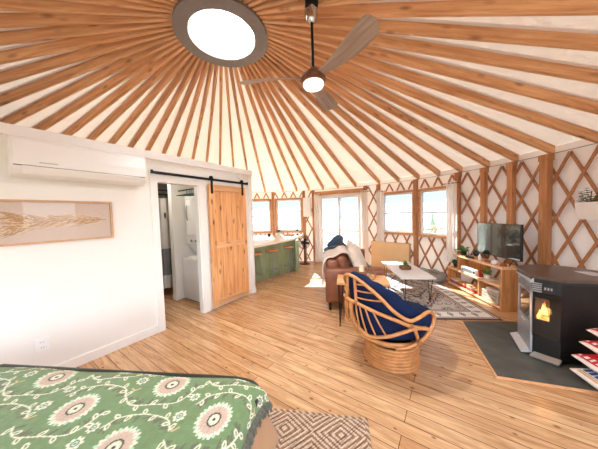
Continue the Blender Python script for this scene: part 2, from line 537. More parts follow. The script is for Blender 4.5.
def obj(name, bm, mat, parent=None, smooth=False, loc=None, rz=None, angle=40):
    me = bpy.data.meshes.new(name)
    bmesh.ops.recalc_face_normals(bm, faces=bm.faces[:])
    bm.to_mesh(me)
    bm.free()
    if isinstance(mat, str):
        mat = MAT[mat]
    me.materials.append(mat)
    if smooth:
        for p in me.polygons:
            p.use_smooth = True
        if hasattr(me, 'set_sharp_from_angle'):
            me.set_sharp_from_angle(angle=math.radians(angle))
    o = bpy.data.objects.new(name, me)
    COL.objects.link(o)
    if parent:
        o.parent = parent
    if loc is not None:
        o.location = loc
    if rz is not None:
        o.rotation_euler = (0, 0, rz)
    return o

def tag(o, label, cat, group=None):
    o['label'] = label
    o['category'] = cat
    if group:
        o['group'] = group
    return o

def thing(name, label, cat, loc=(0, 0, 0), rz=0.0, group=None):
    o = bpy.data.objects.new(name, None)
    o.empty_display_size = 0.1
    COL.objects.link(o)
    o.location = loc
    o.rotation_euler = (0, 0, rz)
    return tag(o, label, cat, group)

def struct(name, bm, mat, parent=None, smooth=False, **k):
    o = obj(name, bm, mat, parent, smooth, **k)
    if not parent:
        o['kind'] = 'structure'
    return o

def sempty(name, loc=(0, 0, 0), rz=0.0):
    o = bpy.data.objects.new(name, None)
    COL.objects.link(o)
    o.location = loc
    o.rotation_euler = (0, 0, rz)
    o['kind'] = 'structure'
    return o

def copy_tree(o, label=None):
    c = o.copy()
    COL.objects.link(c)
    if label:
        c['label'] = label
    for ch in o.children:
        d = ch.copy()
        COL.objects.link(d)
        d.parent = c
        for g in ch.children:
            e = g.copy()
            COL.objects.link(e)
            e.parent = d
    return c

ORD = ['first', 'second', 'third', 'fourth', 'fifth', 'sixth', 'seventh', 'eighth', 'ninth', 'tenth', 'eleventh', 'twelfth',
       'thirteenth', 'fourteenth', 'fifteenth', 'sixteenth', 'seventeenth', 'eighteenth', 'nineteenth', 'twentieth',
       'twenty-first', 'twenty-second', 'twenty-third', 'twenty-fourth', 'twenty-fifth', 'twenty-sixth', 'twenty-seventh',
       'twenty-eighth', 'twenty-ninth', 'thirtieth']

# frame of the partition as a matrix: local x along the wall, y into the bathroom, z up
PM = Matrix(((T.x, N.x, 0, N.x * PD), (T.y, N.y, 0, N.y * PD), (0, 0, 1, 0), (0, 0, 0, 1)))

# ---------------------------------------------------------------- camera
PITCH, ROLL, FPX = 0.0447523, -0.0304557, 225.0
F_ = Vector((0, math.cos(PITCH), -math.sin(PITCH)))
U_ = Vector((0, math.sin(PITCH), math.cos(PITCH)))
R_ = Vector((1, 0, 0))
c_, s_ = math.cos(ROLL), math.sin(ROLL)
R2 = R_ * c_ + U_ * s_
U2 = U_ * c_ - R_ * s_
cd = bpy.data.cameras.new('camera')
cam = bpy.data.objects.new('camera', cd)
COL.objects.link(cam)
cam.matrix_world = Matrix(((R2.x, U2.x, -F_.x, 0), (R2.y, U2.y, -F_.y, 0), (R2.z, U2.z, -F_.z, HC), (0, 0, 0, 1)))
cd.sensor_fit = 'HORIZONTAL'
cd.sensor_width = 36.0
cd.lens = FPX / 598.0 * 36.0
cd.clip_start = 0.05
cd.clip_end = 600
SC.camera = cam

def project(p):
    d = Vector(p) - Vector((0, 0, HC))
    z = d.dot(F_)
    if z <= 0.02:
        return None
    return (299 + FPX * d.dot(R2) / z, 224.5 - FPX * d.dot(U2) / z)

# ================================================================ SETTING
# floor
bm = BM()
prism(bm, [RP(i * 3, YR + 0.12) .to_2d() for i in range(120)], -0.12, 0.0)
struct('floor', bm, 'floor')

# curved canvas wall with its openings
OPEN = [(90.6, 101.2, 1.0, 2.06), (77.7, 88.4, 1.0, 2.06), (53.2, 71.2, 0.0, 2.18), (35.6, 46.0, 0.98, 2.04), (23.9, 34.0, 0.96, 2.04),
        (228.0, 240.0, 0.7, 2.1), (242.0, 254.0, 0.7, 2.1), (258.0, 276.0, 0.0, 2.15), (280, 292, 0.7, 2.1), (294, 306, 0.7, 2.1), (312.0, 324.0, 0.7, 2.1)]  # unseen rear openings, enlarged to bring in more daylight
angs = sorted(set([a / 1.0 for a in range(0, 360, 2)] + [a for o in OPEN for a in o[:2]]))
zs = sorted(set([0.0, HE + 0.116] + [z for o in OPEN for z in o[2:]]))
bm = BM()
def inopen(a, z):
    return any(o[0] < a < o[1] and o[2] < z < o[3] for o in OPEN)
for i, a in enumerate(angs):
    b = angs[i + 1] if i + 1 < len(angs) else 360.0
    for z0, z1 in zip(zs[:-1], zs[1:]):
        if not inopen((a + b) / 2, (z0 + z1) / 2):
            add_mesh(bm, [RP(a, YR + 0.03, z0), RP(b, YR + 0.03, z0), RP(b, YR + 0.03, z1), RP(a, YR + 0.03, z1)], [(0, 1, 2, 3)])
bmesh.ops.remove_doubles(bm, verts=bm.verts[:], dist=1e-4)
struct('wall_back', bm, 'liner', smooth=True)

# conical roof canvas
bm = BM()
n = 120
prof = [(YR + 0.05, HE + 0.112), (3.6, None), (2.4, None), (1.4, None), (RR - 0.02, HR + 0.128)]
rings = []
for r, z in prof:
    if z is None:
        z = HE + 0.112 + (HR - HE) * (YR - r) / (YR - RR)
    rings.append([bm.verts.new(RP(i * 360 / n, r, z)) for i in range(n)])
for A, B in zip(rings[:-1], rings[1:]):
    for k in range(n):
        bm.faces.new((A[k], A[(k + 1) % n], B[(k + 1) % n], B[k]))
struct('ceiling', bm, 'roof', smooth=True)

# ---- the white partition of the bathroom
bm = BM()
S0, S1, SD0, SD1, HD = -2.35, 3.21, 1.475, 2.085, 2.05
WT = 2.43
boxab(bm, (S0, 0, 0), (SD0, 0.1, WT), PM)
boxab(bm, (SD1, 0, 0), (S1, 0.1, WT), PM)
boxab(bm, (SD0, 0, HD), (SD1, 0.1, WT), PM)
struct('wall_left', bm, 'white_wall')
bm = BM()
boxab(bm, (S1 - 0.1, 0.1, 0), (S1, 2.5, WT), PM)
struct('wall_end', bm, 'white_wall')
bm = BM()
boxab(bm, (0.6, 2.5, 0), (S1, 2.6, WT), PM)
boxab(bm, (0.6, 0.1, 0), (0.7, 2.5, WT), PM)
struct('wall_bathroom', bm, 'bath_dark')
bm = BM()
boxab(bm, (2.15, 0.98, 0), (S1 - 0.1, 1.1, WT), PM)
struct('wall_laundry', bm, 'white_wall')
bm = BM()
boxab(bm, (0.7, 0.1, WT - 0.02), (S1 - 0.1, 2.5, WT), PM)
struct('ceiling_bathroom_added', bm, 'white_wall')  # unseen ceiling added to keep the bathroom dim
bm = BM()
boxab(bm, (S0, -0.035, WT - 0.085), (S1 + 0.03, 0.0, WT + 0.012), PM)
struct('trim_1', bm, 'white_trim')
bm = BM()
boxab(bm, (S0, -0.016, 0), (SD0 - 0.085, 0, 0.1), PM)
struct('baseboard_left', bm, 'white_trim')
bm = BM()
boxab(bm, (SD0 - 0.085, -0.02, 0), (SD0, 0.0, HD + 0.085), PM)
boxab(bm, (SD1, -0.02, 0), (SD1 + 0.11, 0.0, HD), PM)
boxab(bm, (SD0, -0.02, HD), (S1 - 0.09, 0.0, HD + 0.085), PM)
boxab(bm, (SD0, 0.0, 0), (SD0 + 0.012, 0.1, HD), PM)
boxab(bm, (SD1 - 0.012, 0.0, 0), (SD1, 0.1, HD), PM)
struct('trim_2', bm, 'white_trim')
bm = BM()
boxab(bm, (S1 - 0.07, -0.022, 0), (S1 + 0.012, 0.0, WT - 0.085), PM)
boxab(bm, (S1, -0.022, 0), (S1 + 0.012, 0.09, WT), PM)
boxab(bm, (S1 - 0.09, -0.03, 0), (S1 + 0.02, 0.0, 0.1), PM)
struct('trim_3', bm, 'white_trim')
bm = BM()
boxab(bm, (2.14, 0.965, 0), (2.26, 0.98, 0.09), PM)
boxab(bm, (2.135, 0.98, 0), (2.15, 1.1, 0.09), PM)
struct('baseboard_laundry', bm, 'white_trim')

# ---- windows and the sliding door
def chord(a0, a1, r):
    p, q = RP(a1, r), RP(a0, r)        # left to right seen from inside
    d = (q - p)
    L = d.length
    return p, math.atan2(d.y, d.x), L

def make_window(name, a0, a1, z0, z1, sill=True):
    p, rz, L = chord(a0, a1, YR - 0.02)
    w = sempty(name, (p.x, p.y, 0), rz)
    # local x to the right, local y outward, z up
    f = 0.055
    bm = BM()
    boxab(bm, (-f, -0.035, z0 - f), (0, 0.1, z1 + f)); boxab(bm, (L, -0.035, z0 - f), (L + f, 0.1, z1 + f))
    boxab(bm, (0, -0.035, z1), (L, 0.1, z1 + f)); boxab(bm, (0, -0.045, z0 - f), (L, 0.1, z0))
    struct('casing', bm, 'casing', w)
    bm = BM()
    t = 0.038
    zm = (z0 + z1) / 2
    boxab(bm, (0, 0.02, z0), (t, 0.07, z1)); boxab(bm, (L - t, 0.02, z0), (L, 0.07, z1))
    boxab(bm, (t, 0.02, z0), (L - t, 0.07, z0 + t)); boxab(bm, (t, 0.02, z1 - t), (L - t, 0.07, z1))
    boxab(bm, (t, 0.025, zm - 0.02), (L - t, 0.065, zm + 0.02))
    struct('sash', bm, 'vinyl', w)
    bm = BM()
    boxab(bm, (t, 0.042, z0 + t), (L - t, 0.048, zm - 0.02)); boxab(bm, (t, 0.042, zm + 0.02), (L - t, 0.048, z1 - t))
    struct('glass', bm, 'pane', w)
    return w

make_window('window_1', 90.9, 101.0, 1.02, 2.04)
make_window('window_2', 78.0, 88.1, 1.02, 2.04)
make_window('window_3', 35.9, 45.8, 1.0, 2.02)
make_window('window_4', 24.2, 33.7, 0.98, 2.02)

# sliding glass door
p, rz, L = chord(53.5, 70.9, YR - 0.02)
d1 = sempty('door_1', (p.x, p.y, 0), rz)
bm = BM()
boxab(bm, (-0.06, -0.06, 0), (0.0, 0.12, 2.24)); boxab(bm, (L, -0.06, 0), (L + 0.06, 0.12, 2.24))
boxab(bm, (-0.06, -0.08, 2.14), (L + 0.06, 0.12, 2.25))
struct('casing', bm, 'casing', d1)
bm = BM()
boxab(bm, (0, 0.0, 0.0), (0.06, 0.1, 2.14)); boxab(bm, (L - 0.06, 0.0, 0), (L, 0.1, 2.14)); boxab(bm, (0.06, 0.0, 2.08), (L - 0.06, 0.1, 2.14)); boxab(bm, (0.06, 0.0, 0.0), (L - 0.06, 0.1, 0.05))
struct('frame', bm, 'vinyl', d1)
for k, (x0, x1, y) in enumerate(((0.06, L / 2 + 0.03, 0.06), (L / 2 - 0.03, L - 0.06, 0.02))):
    bm = BM()
    t = 0.06
    boxab(bm, (x0, y, 0.05), (x0 + t, y + 0.03, 2.08)); boxab(bm, (x1 - t, y, 0.05), (x1, y + 0.03, 2.08))
    boxab(bm, (x0 + t, y, 0.05), (x1 - t, y + 0.03, 0.13)); boxab(bm, (x0 + t, y, 2.02), (x1 - t, y + 0.03, 2.08))
    ds = struct('door_sash', bm, 'vinyl', d1)
    bm = BM()
    boxab(bm, (x0 + t, y + 0.012, 0.13), (x1 - t, y + 0.018, 2.02))
    struct('glass', bm, 'pane', ds)

# wooden posts of the window walls, part of the shell
tn = 4
for a, z1 in ((89.5, HE), (76.6, HE), (34.85, HE), (47.2, HE), (72.6, HE), (52.0, HE)):
    bm = BM()
    q = RP(a, YR - 0.05)
    M = Matrix.Translation(q) @ Matrix.Rotation(math.radians(a), 4, 'Z')
    boxab(bm, (-0.045, -0.04, 0), (0.045, 0.04, z1), M)
    struct('trim_%d' % tn, bm, 'post')
    tn += 1

# ================================================================ LATTICE AND POSTS
def lattice(a0, a1, z0, z1, label, node=2.3, pitch=3.75, vp=0.605, ztop=2.28):
    bm = BM()
    sl = vp / pitch                     # height gained per degree
    for sgn, r in ((1, YR - 0.012), (-1, YR - 0.028)):
        # lines z = ztop + sgn*sl*(a - ak)
        lo = int((a0 - node) / pitch) - 12
        hi = int((a1 - node) / pitch) + 12
        for k in range(lo, hi):
            ak = node + k * pitch
            ua = ak + (z0 - ztop) / (sgn * sl)
            ub = ak + (z1 - ztop) / (sgn * sl)
            s0, s1 = max(a0, min(ua, ub)), min(a1, max(ua, ub))
            if s1 - s0 < 0.35:
                continue
            m = max(1, int(math.ceil((s1 - s0) / 4.0)))
            for j in range(m):
                b0, b1 = s0 + (s1 - s0) * j / m, s0 + (s1 - s0) * (j + 1) / m
                P0 = RP(b0, r, ztop + sgn * sl * (b0 - ak)); P1 = RP(b1, r, ztop + sgn * sl * (b1 - ak))
                rad = RP((b0 + b1) / 2, 1.0) - RP(0, 0)
                bar(bm, P0, P1, 0.036, 0.014, (rad.x, rad.y, 0))
    o = obj('wall_lattice', bm, 'lattice')
    return tag(o, label, 'lattice')

lattice(-22, 22.4, 0.03, 2.29, 'tall wooden crisscross lattice behind the television and the black stove')
lattice(24.2, 34.2, 0.03, 0.92, 'crisscross lattice panel under the right window above the grey pet bed')
lattice(35.6, 46.4, 0.03, 0.94, 'crisscross lattice panel under the window beside the tan chest')
lattice(24.2, 46.4, 2.09, 2.29, 'short row of lattice tops above the two right windows')
lattice(47.8, 51.4, 0.03, 2.29, 'narrow lattice strip between the glass door curtain and right windows')
lattice(73.2, 76.0, 0.03, 2.29, 'narrow lattice strip between the kitchen window and the glass door')
lattice(77.4, 101.5, 2.11, 2.29, 'short row of lattice tops above the kitchen windows')
lattice(77.4, 101.5, 0.03, 0.95, 'lattice showing below the kitchen windows behind the bar counter')

for a, w, lab in ((22.8, 0.07, 'wooden wall post right of the window curtain, left of the television'),
                  (16.7, 0.07, 'wooden wall post rising behind the left half of the television'),
                  (11.1, 0.08, 'wooden wall post rising behind the right half of the television'),
                  (5.2, 0.105, 'thick wooden wall post right of the television behind the stove')):
    bm = BM()
    box(bm, (0, 0, HE / 2), (0.09, w, HE))
    boxab(bm, (-0.05, -w / 2 - 0.012, HE - 0.09), (0.05, w / 2 + 0.012, HE - 0.005))
    q = RP(a, YR - 0.085)
    o = obj('wall_post', bm, 'post', loc=(q.x, q.y, 0), rz=math.radians(a))
    tag(o, lab, 'post', 'wall posts under the rafters')

# steel cable along the eave
bm = BM()
tube(bm, [RP(a, YR - 0.045, HE + 0.004) for a in range(-26, 103, 3)], 0.006, 6)
tag(obj('eave_cable', bm, 'galv', smooth=True), 'thin steel cable running along the eave above lattice and windows', 'cable')

# ================================================================ ROOF RAFTERS
RL = math.hypot(YR - RR - 0.02, HR - HE)
slope = math.atan2(HR - HE, YR - RR)
table = [92.7, 85.3, 79.6, 74.5, 68.7, 62.7, 55.9, 47.2, 40.7, 34.4, 28.5, 22.8, 16.7, 11.1, 5.2, -1.0]
ends_label = ['pine rafter landing just right of the partition corner above the kitchen window',
              'pine rafter landing above the left part of the second kitchen window',
              'pine rafter landing above the right edge of the second kitchen window',
              'pine rafter landing between the kitchen window and the sliding glass door',
              'pine rafter landing above the left jamb of the sliding glass door',
              'pine rafter landing above the middle of the sliding glass door',
              'pine rafter landing above the right jamb of the sliding glass door',
              'pine rafter landing between the sliding door curtain and right windows',
              'pine rafter landing above the middle of the left one of the two right windows',
              'pine rafter landing on the post between the two right windows',
              'pine rafter landing above the middle of the right one of the two right windows',
              'pine rafter landing on the post right of the right window curtain',
              'pine rafter landing on the post behind the left half of the television',
              'pine rafter landing on the post behind the right half of the television',
              'pine rafter landing on the thick post behind the stove',
              'pine rafter landing above the white planter on the lattice']
angles = list(zip(table, ends_label))
stepl = (360 - 93.7) / 45.0
for k in range(1, 24):
    angles.append((92.7 + stepl * k, 'pine roof rafter, %s to the left of the one at the partition corner' % ORD[k - 1]))
for k in range(1, 22):
    angles.append((-1.0 - stepl * k, 'pine roof rafter, %s to the right of the one above the white planter' % ORD[k - 1]))
bm = BM()
HH = 0.112 / math.cos(slope)
# local: x from ring (0) to eave (RL), y thickness, z up; bottom face at z=0
prof_r = [(-0.022, HH), (-0.022, 0.009), (-0.013, 0.0), (0.013, 0.0), (0.022, 0.009), (0.022, HH)]
nr_ = len(prof_r)
add_mesh(bm, [Vector((0.0, y, z)) for y, z in prof_r] + [Vector((RL + 0.02, y, z)) for y, z in prof_r], [list(range(nr_)), list(range(2 * nr_ - 1, nr_ - 1, -1))] + [(i, (i + 1) % nr_, nr_ + (i + 1) % nr_, nr_ + i) for i in range(nr_)])
rafter0 = obj('rafter', bm, 'rafter')
first = True
for a, lab in angles:
    # in view?
    seen = False
    for i in range(41):
        t = i / 40
        r = RR + 0.02 + (YR - RR - 0.02) * t
        z = HR + (HE - HR) * t
        for dz in (0, 0.14):
            pr = project(RP(a, r, z + dz))
            if pr and -220 < pr[0] < 818 and -220 < pr[1] < 669:
                seen = True
    if not seen:
        continue
    o = rafter0 if first else rafter0.copy()
    if not first:
        COL.objects.link(o)
    first = False
    q = RP(a, RR + 0.02, HR)
    o.location = q
    o.rotation_euler = (0, slope, math.radians(a))
    tag(o, lab, 'rafter', 'roof rafters')

# ================================================================ SKYLIGHT RING
sk = thing('skylight_ring', 'round grey skylight ring with bright dome where the rafters meet', 'skylight', (CX, CY, HR))
bm = BM()
lathe(bm, [(0.395, -0.03), (0.56, -0.03), (0.56, 0.0), (0.50, 0.0), (0.50, 0.05), (0.395, 0.05)], 64)
# open the centre: build as a closed ring instead of capped discs
bm.free(); bm = BM()
def ring_lathe(bm, prof, n=64):
    R = [[bm.verts.new((r * math.cos(2 * PI * k / n), r * math.sin(2 * PI * k / n), z)) for k in range(n)] for r, z in prof]
    m = len(R)
    for i in range(m):
        A, B = R[i], R[(i + 1) % m]
        for k in range(n):
            bm.faces.new((A[k], A[(k + 1) % n], B[(k + 1) % n], B[k]))
ring_lathe(bm, [(0.395, -0.03), (0.555, -0.03), (0.555, 0.0), (0.53, 0.0), (0.53, 0.15), (0.41, 0.15), (0.41, 0.0), (0.395, 0.0)])
obj('flange', bm, 'ring', sk, True)
bm = BM()
ring_lathe(bm, [(0.41, 0.0), (0.425, 0.0), (0.47, 0.3), (0.455, 0.3)])
obj('curb', bm, 'ring_white', sk, True)
bm = BM()
for k in range(60):
    a = 2 * PI * k / 60
    M = Matrix.Rotation(a, 4, 'Z')
    boxab(bm, (0.398, -0.011, 0.02), (0.412, 0.011, 0.075), M)
    
obj('dentil', bm, 'ring', sk)
bm = BM()
ring_lathe(bm, [(0.388, 0.0), (0.41, 0.0), (0.41, 0.022), (0.388, 0.022)])
obj('lip', bm, 'ring_white', sk, True)
m, nt, b = new_mat('acrylic_dome')
nt.nodes.remove(b)
tr = nt.nodes.new('ShaderNodeBsdfTranslucent'); tr.inputs['Color'].default_value = (0.95, 0.95, 0.95, 1)
tp = nt.nodes.new('ShaderNodeBsdfTransparent')
mx = nt.nodes.new('ShaderNodeMixShader'); mx.inputs['Fac'].default_value = 0.5
nt.links.new(tr.outputs[0], mx.inputs[1]); nt.links.new(tp.outputs[0], mx.inputs[2])
nt.links.new(mx.outputs[0], nt.nodes['Material Output'].inputs['Surface'])
MAT['dome'] = m
bm = BM()
lathe(bm, [(0.47, 0.29)] + [(0.47 * math.cos(t), 0.29 + 0.2 * math.sin(t)) for t in [i * PI / 2 / 8 for i in range(1, 8)]] + [(0, 0.49)], 48, close=False)
obj('dome', bm, 'dome', sk, True)

# ================================================================ CEILING FAN
fan = thing('ceiling_fan', 'three-blade ceiling fan with round light hanging on a black rod', 'ceiling fan', (0.178, 2.2, 0))
bm = BM()
rbox(bm, (0, 0, 3.515), (0.12, 0.13, 0.1), 0.012)
obj('bracket', bm, 'black_metal', fan, True)
bm = BM()
lathe(bm, [(0.02, 3.34), (0.05, 3.37), (0.058, 3.42), (0.058, 3.47), (0.0, 3.47)], 24)
obj('canopy', bm, 'chrome', fan, True)
bm = BM()
tube(bm, [(0, 0, 3.4), (0, 0, 2.87)], 0.0135, 12)
obj('downrod', bm, 'black_metal', fan, True)
bm = BM()
lathe(bm, [(0.0, 2.93), (0.03, 2.93), (0.05, 2.91), (0.075, 2.885), (0.105, 2.86), (0.12, 2.83), (0.108, 2.79), (0.0, 2.785)], 36)
obj('hub', bm, 'fan_hub', fan, True)
bm = BM()
lathe(bm, [(0.0, 2.79), (0.098, 2.79), (0.1, 2.775), (0.09, 2.757), (0.05, 2.748), (0.0, 2.746)], 36)
obj('light_lens', bm, 'lamp_glass', fan, True)
def blade_bm():
    bm = BM()
    nx = 44
    secs = []
    for i in range(nx + 1):
        t = i / nx
        x = 0.07 + 0.66 * t
        w = 0.06 + 0.115 * math.sin(min(1, t * 1.25) * PI / 2) ** 1.5
        if t > 0.88:
            w *= math.sqrt(max(0.0, 1 - ((t - 0.88) / 0.12) ** 2)) * 0.94 + 0.06
        yc = 0.035 * math.sin(t * PI) 
        tw = math.radians(-27 + 8 * t)
        th = 0.016 * (1 - 0.5 * t)
        ring = []
        for u, v in ((-1, 0), (-0.5, 1), (0, 1.25), (0.5, 1), (1, 0), (0.5, -0.6), (0, -0.8), (-0.5, -0.6)):
            y = u * w / 2; z = v * th / 2
            ring.append(bm.verts.new((x, yc + y * math.cos(tw) - z * math.sin(tw), y * math.sin(tw) + z * math.cos(tw) + 0.02 * t)))
        secs.append(ring)
    for A, B in zip(secs[:-1], secs[1:]):
        for k in range(8):
            bm.faces.new((A[k], A[(k + 1) % 8], B[(k + 1) % 8], B[k]))
    bm.faces.new(secs[0][::-1]); bm.faces.new(secs[-1])
    return bm
for deg in (-58, 66, 173):
    obj('blade', blade_bm(), 'fan_wood', fan, True, loc=(0, 0, 2.838), rz=math.radians(deg), angle=60)

# ================================================================ ON THE PARTITION
# heat pump head
ac = thing('air_conditioner', 'long white wall air conditioner at the top of the white partition', 'air conditioner')
bm = BM()
prof = [(-0.0, 1.975), (-0.12, 1.96), (-0.175, 1.985), (-0.215, 2.02), (-0.228, 2.06), (-0.228, 2.27), (-0.21, 2.3), (0.0, 2.305)]
def extr(bm, prof, s0, s1, M):
    n = len(prof)
    vs = [M @ Vector((s0, w, z)) for w, z in prof] + [M @ Vector((s1, w, z)) for w, z in prof]
    add_mesh(bm, vs, [list(range(n))[::-1], list(range(n, 2 * n))] + [(i, (i + 1) % n, n + (i + 1) % n, n + i) for i in range(n)])
extr(bm, prof, 0.235, 1.262, PM)
o = obj('housing', bm, 'white_plastic', ac)
bm = BM()
extr(bm, [(-0.229, 2.055), (-0.238, 2.06), (-0.24, 2.16), (-0.236, 2.275), (-0.229, 2.28)], 0.25, 1.247, PM)
obj('front_panel', bm, 'white_plastic', ac)
bm = BM()
extr(bm, [(-0.235, 2.052), (-0.24, 2.045), (-0.2, 1.988), (-0.19, 1.99)], 0.30, 1.2, PM)
obj('louver', bm, 'white_plastic', ac)
bm = BM()
extr(bm, [(-0.2305, 2.056), (-0.2315, 2.056), (-0.2315, 2.050), (-0.2305, 2.050)], 0.25, 1.247, PM)
obj('air_slot', bm, 'black_plastic', ac)
bm = BM()
for k in range(9):
    boxab(bm, (0.40 + k * 0.013, -0.2425, 2.085), (0.409 + k * 0.013, -0.2385, 2.092), PM)
obj('maker_mark', bm, 'grey_text', ac)

# feather picture
pic = thing('framed_picture', 'long framed pressed feather print on the white partition', 'picture')
sa, sb, za, zb = 0.10, 0.965, 1.345, 1.765
bm = BM()
fw = 0.02
boxab(bm, (sa, -0.03, za), (sb, -0.002, za + fw), PM); boxab(bm, (sa, -0.03, zb - fw), (sb, -0.002, zb), PM)
boxab(bm, (sa, -0.03, za + fw), (sa + fw, -0.002, zb - fw), PM); boxab(bm, (sb - fw, -0.03, za + fw), (sb, -0.002, zb - fw), PM)
obj('frame', bm, plain('pale_wood_frame', (204, 164, 128), 0.5, var=0.1), pic)
class Raster:
    def __init__(self, w, h, res, base):
        self.res = res
        self.nx, self.ny = int(w / res) + 1, int(h / res) + 1
        self.w, self.h = w, h
        self.a = np.zeros((self.nx, self.ny, 3), np.float32)
        self.a[:] = base
        self.X, self.Y = np.meshgrid(np.arange(self.nx) * res, np.arange(self.ny) * res, indexing='ij')
    def win(self, x0, x1, y0, y1):
        r = self.res
        i0, i1 = max(0, int(x0 / r)), min(self.nx, int(x1 / r) + 2)
        j0, j1 = max(0, int(y0 / r)), min(self.ny, int(y1 / r) + 2)
        return (slice(i0, i1), slice(j0, j1)) if i0 < i1 and j0 < j1 else None
    def disc(self, x, y, rx, col, ry=None, rot=0.0):
        ry = ry or rx
        m = max(rx, ry)
        s = self.win(x - m, x + m, y - m, y + m)
        if s is None: return
        dx, dy = self.X[s] - x, self.Y[s] - y
        c, q = math.cos(rot), math.sin(rot)
        u, v = dx * c + dy * q, -dx * q + dy * c
        k = (u / rx) ** 2 + (v / ry) ** 2 < 1
        self.a[s][k] = col
    def stroke(self, pts, w, col):
        for (x0, y0), (x1, y1) in zip(pts[:-1], pts[1:]):
            s = self.win(min(x0, x1) - w, max(x0, x1) + w, min(y0, y1) - w, max(y0, y1) + w)
            if s is None: continue
            dx, dy = x1 - x0, y1 - y0
            L2 = dx * dx + dy * dy + 1e-12
            t = np.clip(((self.X[s] - x0) * dx + (self.Y[s] - y0) * dy) / L2, 0, 1)
            d = np.hypot(self.X[s] - x0 - t * dx, self.Y[s] - y0 - t * dy)
            self.a[s][d < w / 2] = col
    def fn(self, mask_fn, col):
        k = mask_fn(self.X, self.Y)
        self.a[k] = col
def A3(c):
    return np.array(lin(c), np.float32)
def paint_vertices(me, cols):
    at = me.color_attributes.new('Col', 'FLOAT_COLOR', 'POINT')
    buf = np.ones((len(cols), 4), np.float32)
    buf[:, :3] = cols
    at.data.foreach_set('color', buf.ravel())
def grid_object(name, P, mat, cols, parent=None, smooth=True):
    """P: (nx, ny, 3) points; cols the same shape"""
    nx, ny = P.shape[:2]
    me = bpy.data.meshes.new(name)
    idx = np.arange(nx * ny).reshape(nx, ny)
    q = np.stack([idx[:-1, :-1], idx[1:, :-1], idx[1:, 1:], idx[:-1, 1:]], -1).reshape(-1, 4)
    me.from_pydata(P.reshape(-1, 3).tolist(), [], q.tolist())
    me.materials.append(MAT[mat])
    if smooth:
        me.polygons.foreach_set('use_smooth', [True] * len(me.polygons))
    paint_vertices(me, cols.reshape(-1, 3))
    o = bpy.data.objects.new(name, me)
    COL.objects.link(o)
    if parent:
        o.parent = parent
    return o
W_, H_ = sb - sa - 2 * fw, zb - za - 2 * fw
ra = Raster(W_, H_, 0.003, A3((214, 196, 182)))
ra.a *= (1 + 0.05 * rng.standard_normal((ra.nx, ra.ny, 1))).astype(np.float32)
stem = [(0.12 + 0.66 * t, H_ * (0.46 + 0.06 * math.sin(2.2 * t))) for t in np.linspace(0, 1, 40)]
BC = ((200, 164, 126), (184, 146, 106), (222, 194, 160), (172, 132, 94), (228, 204, 174))
for i in range(520):
    t = random.random() ** 0.9
    j = int(t * 38)
    x, y = stem[j]
    Lb = (0.025 + 0.11 * (1 - t) ** 0.7) * (1.0 + 0.25 * math.sin(9 * t + 1))
    sg = random.choice((-1, 1))
    ln = Lb * random.uniform(0.45, 1.05)
    an = random.uniform(0.35, 1.0)
    ra.stroke([(x, y), (x - ln * math.cos(an) * 0.6, y + sg * ln * math.sin(an) * 0.75), (x - ln * math.cos(an) * 1.4, y + sg * ln * math.sin(an))], 0.0045, A3(random.choice(BC)))
for i in range(110):
    x, y = 0.12 + random.uniform(-0.02, 0.1), stem[0][1] + random.gauss(0, 0.03)
    a = random.gauss(PI, 0.45)
    ln = random.uniform(0.03, 0.085)
    ra.stroke([(x, y), (x + ln * 0.6 * math.cos(a), y + ln * 0.5 * math.sin(a)), (x + ln * math.cos(a), y + ln * math.sin(a))], 0.0045, A3(random.choice(BC)))
ra.stroke(stem, 0.005, A3((168, 126, 88)))
ra.stroke([(W_ - 0.14, H_ * 0.80), (W_ - 0.06, H_ * 0.66), (W_ - 0.075, H_ * 0.58)], 0.004, A3((196, 172, 152)))
P = np.zeros((ra.nx, ra.ny, 3))
for i in range(ra.nx):
    v0 = PW(sa + fw + i * ra.res, -0.012)
    P[i, :, 0], P[i, :, 1] = v0.x, v0.y
    P[i, :, 2] = za + fw + np.arange(ra.ny) * ra.res
grid_object('print', P, 'print_paint', ra.a, pic)
bm = BM()
boxab(bm, (sa + fw, -0.022, za + fw), (sb - fw, -0.019, zb - fw), PM)
obj('glazing', bm, glass_pane('picture_glass', (0.98, 0.98, 0.98), 0.012, 0.12), pic)

# outlet
ot = thing('wall_outlet', 'white electrical outlet low on the partition above the bed', 'outlet')
bm = BM()
rbox(bm, (0.352, -0.004, 0.355), (0.098, 0.008, 0.128), 0.004, 2, PM)
obj('cover_plate', bm, 'white_plastic', ot)
for dz in (-0.026, 0.026):
    bm = BM()
    rbox(bm, (0.352, -0.0085, 0.355 + dz), (0.034, 0.003, 0.03), 0.001, 1, PM)
    sk_ = obj('socket', bm, 'white_trim', ot)
    for dx in (-0.008, 0.008):
        bm = BM()
        box(bm, (0.352 + dx, -0.0102, 0.355 + dz), (0.004, 0.002, 0.011), PM)
        obj('slot', bm, 'grey_text', sk_)

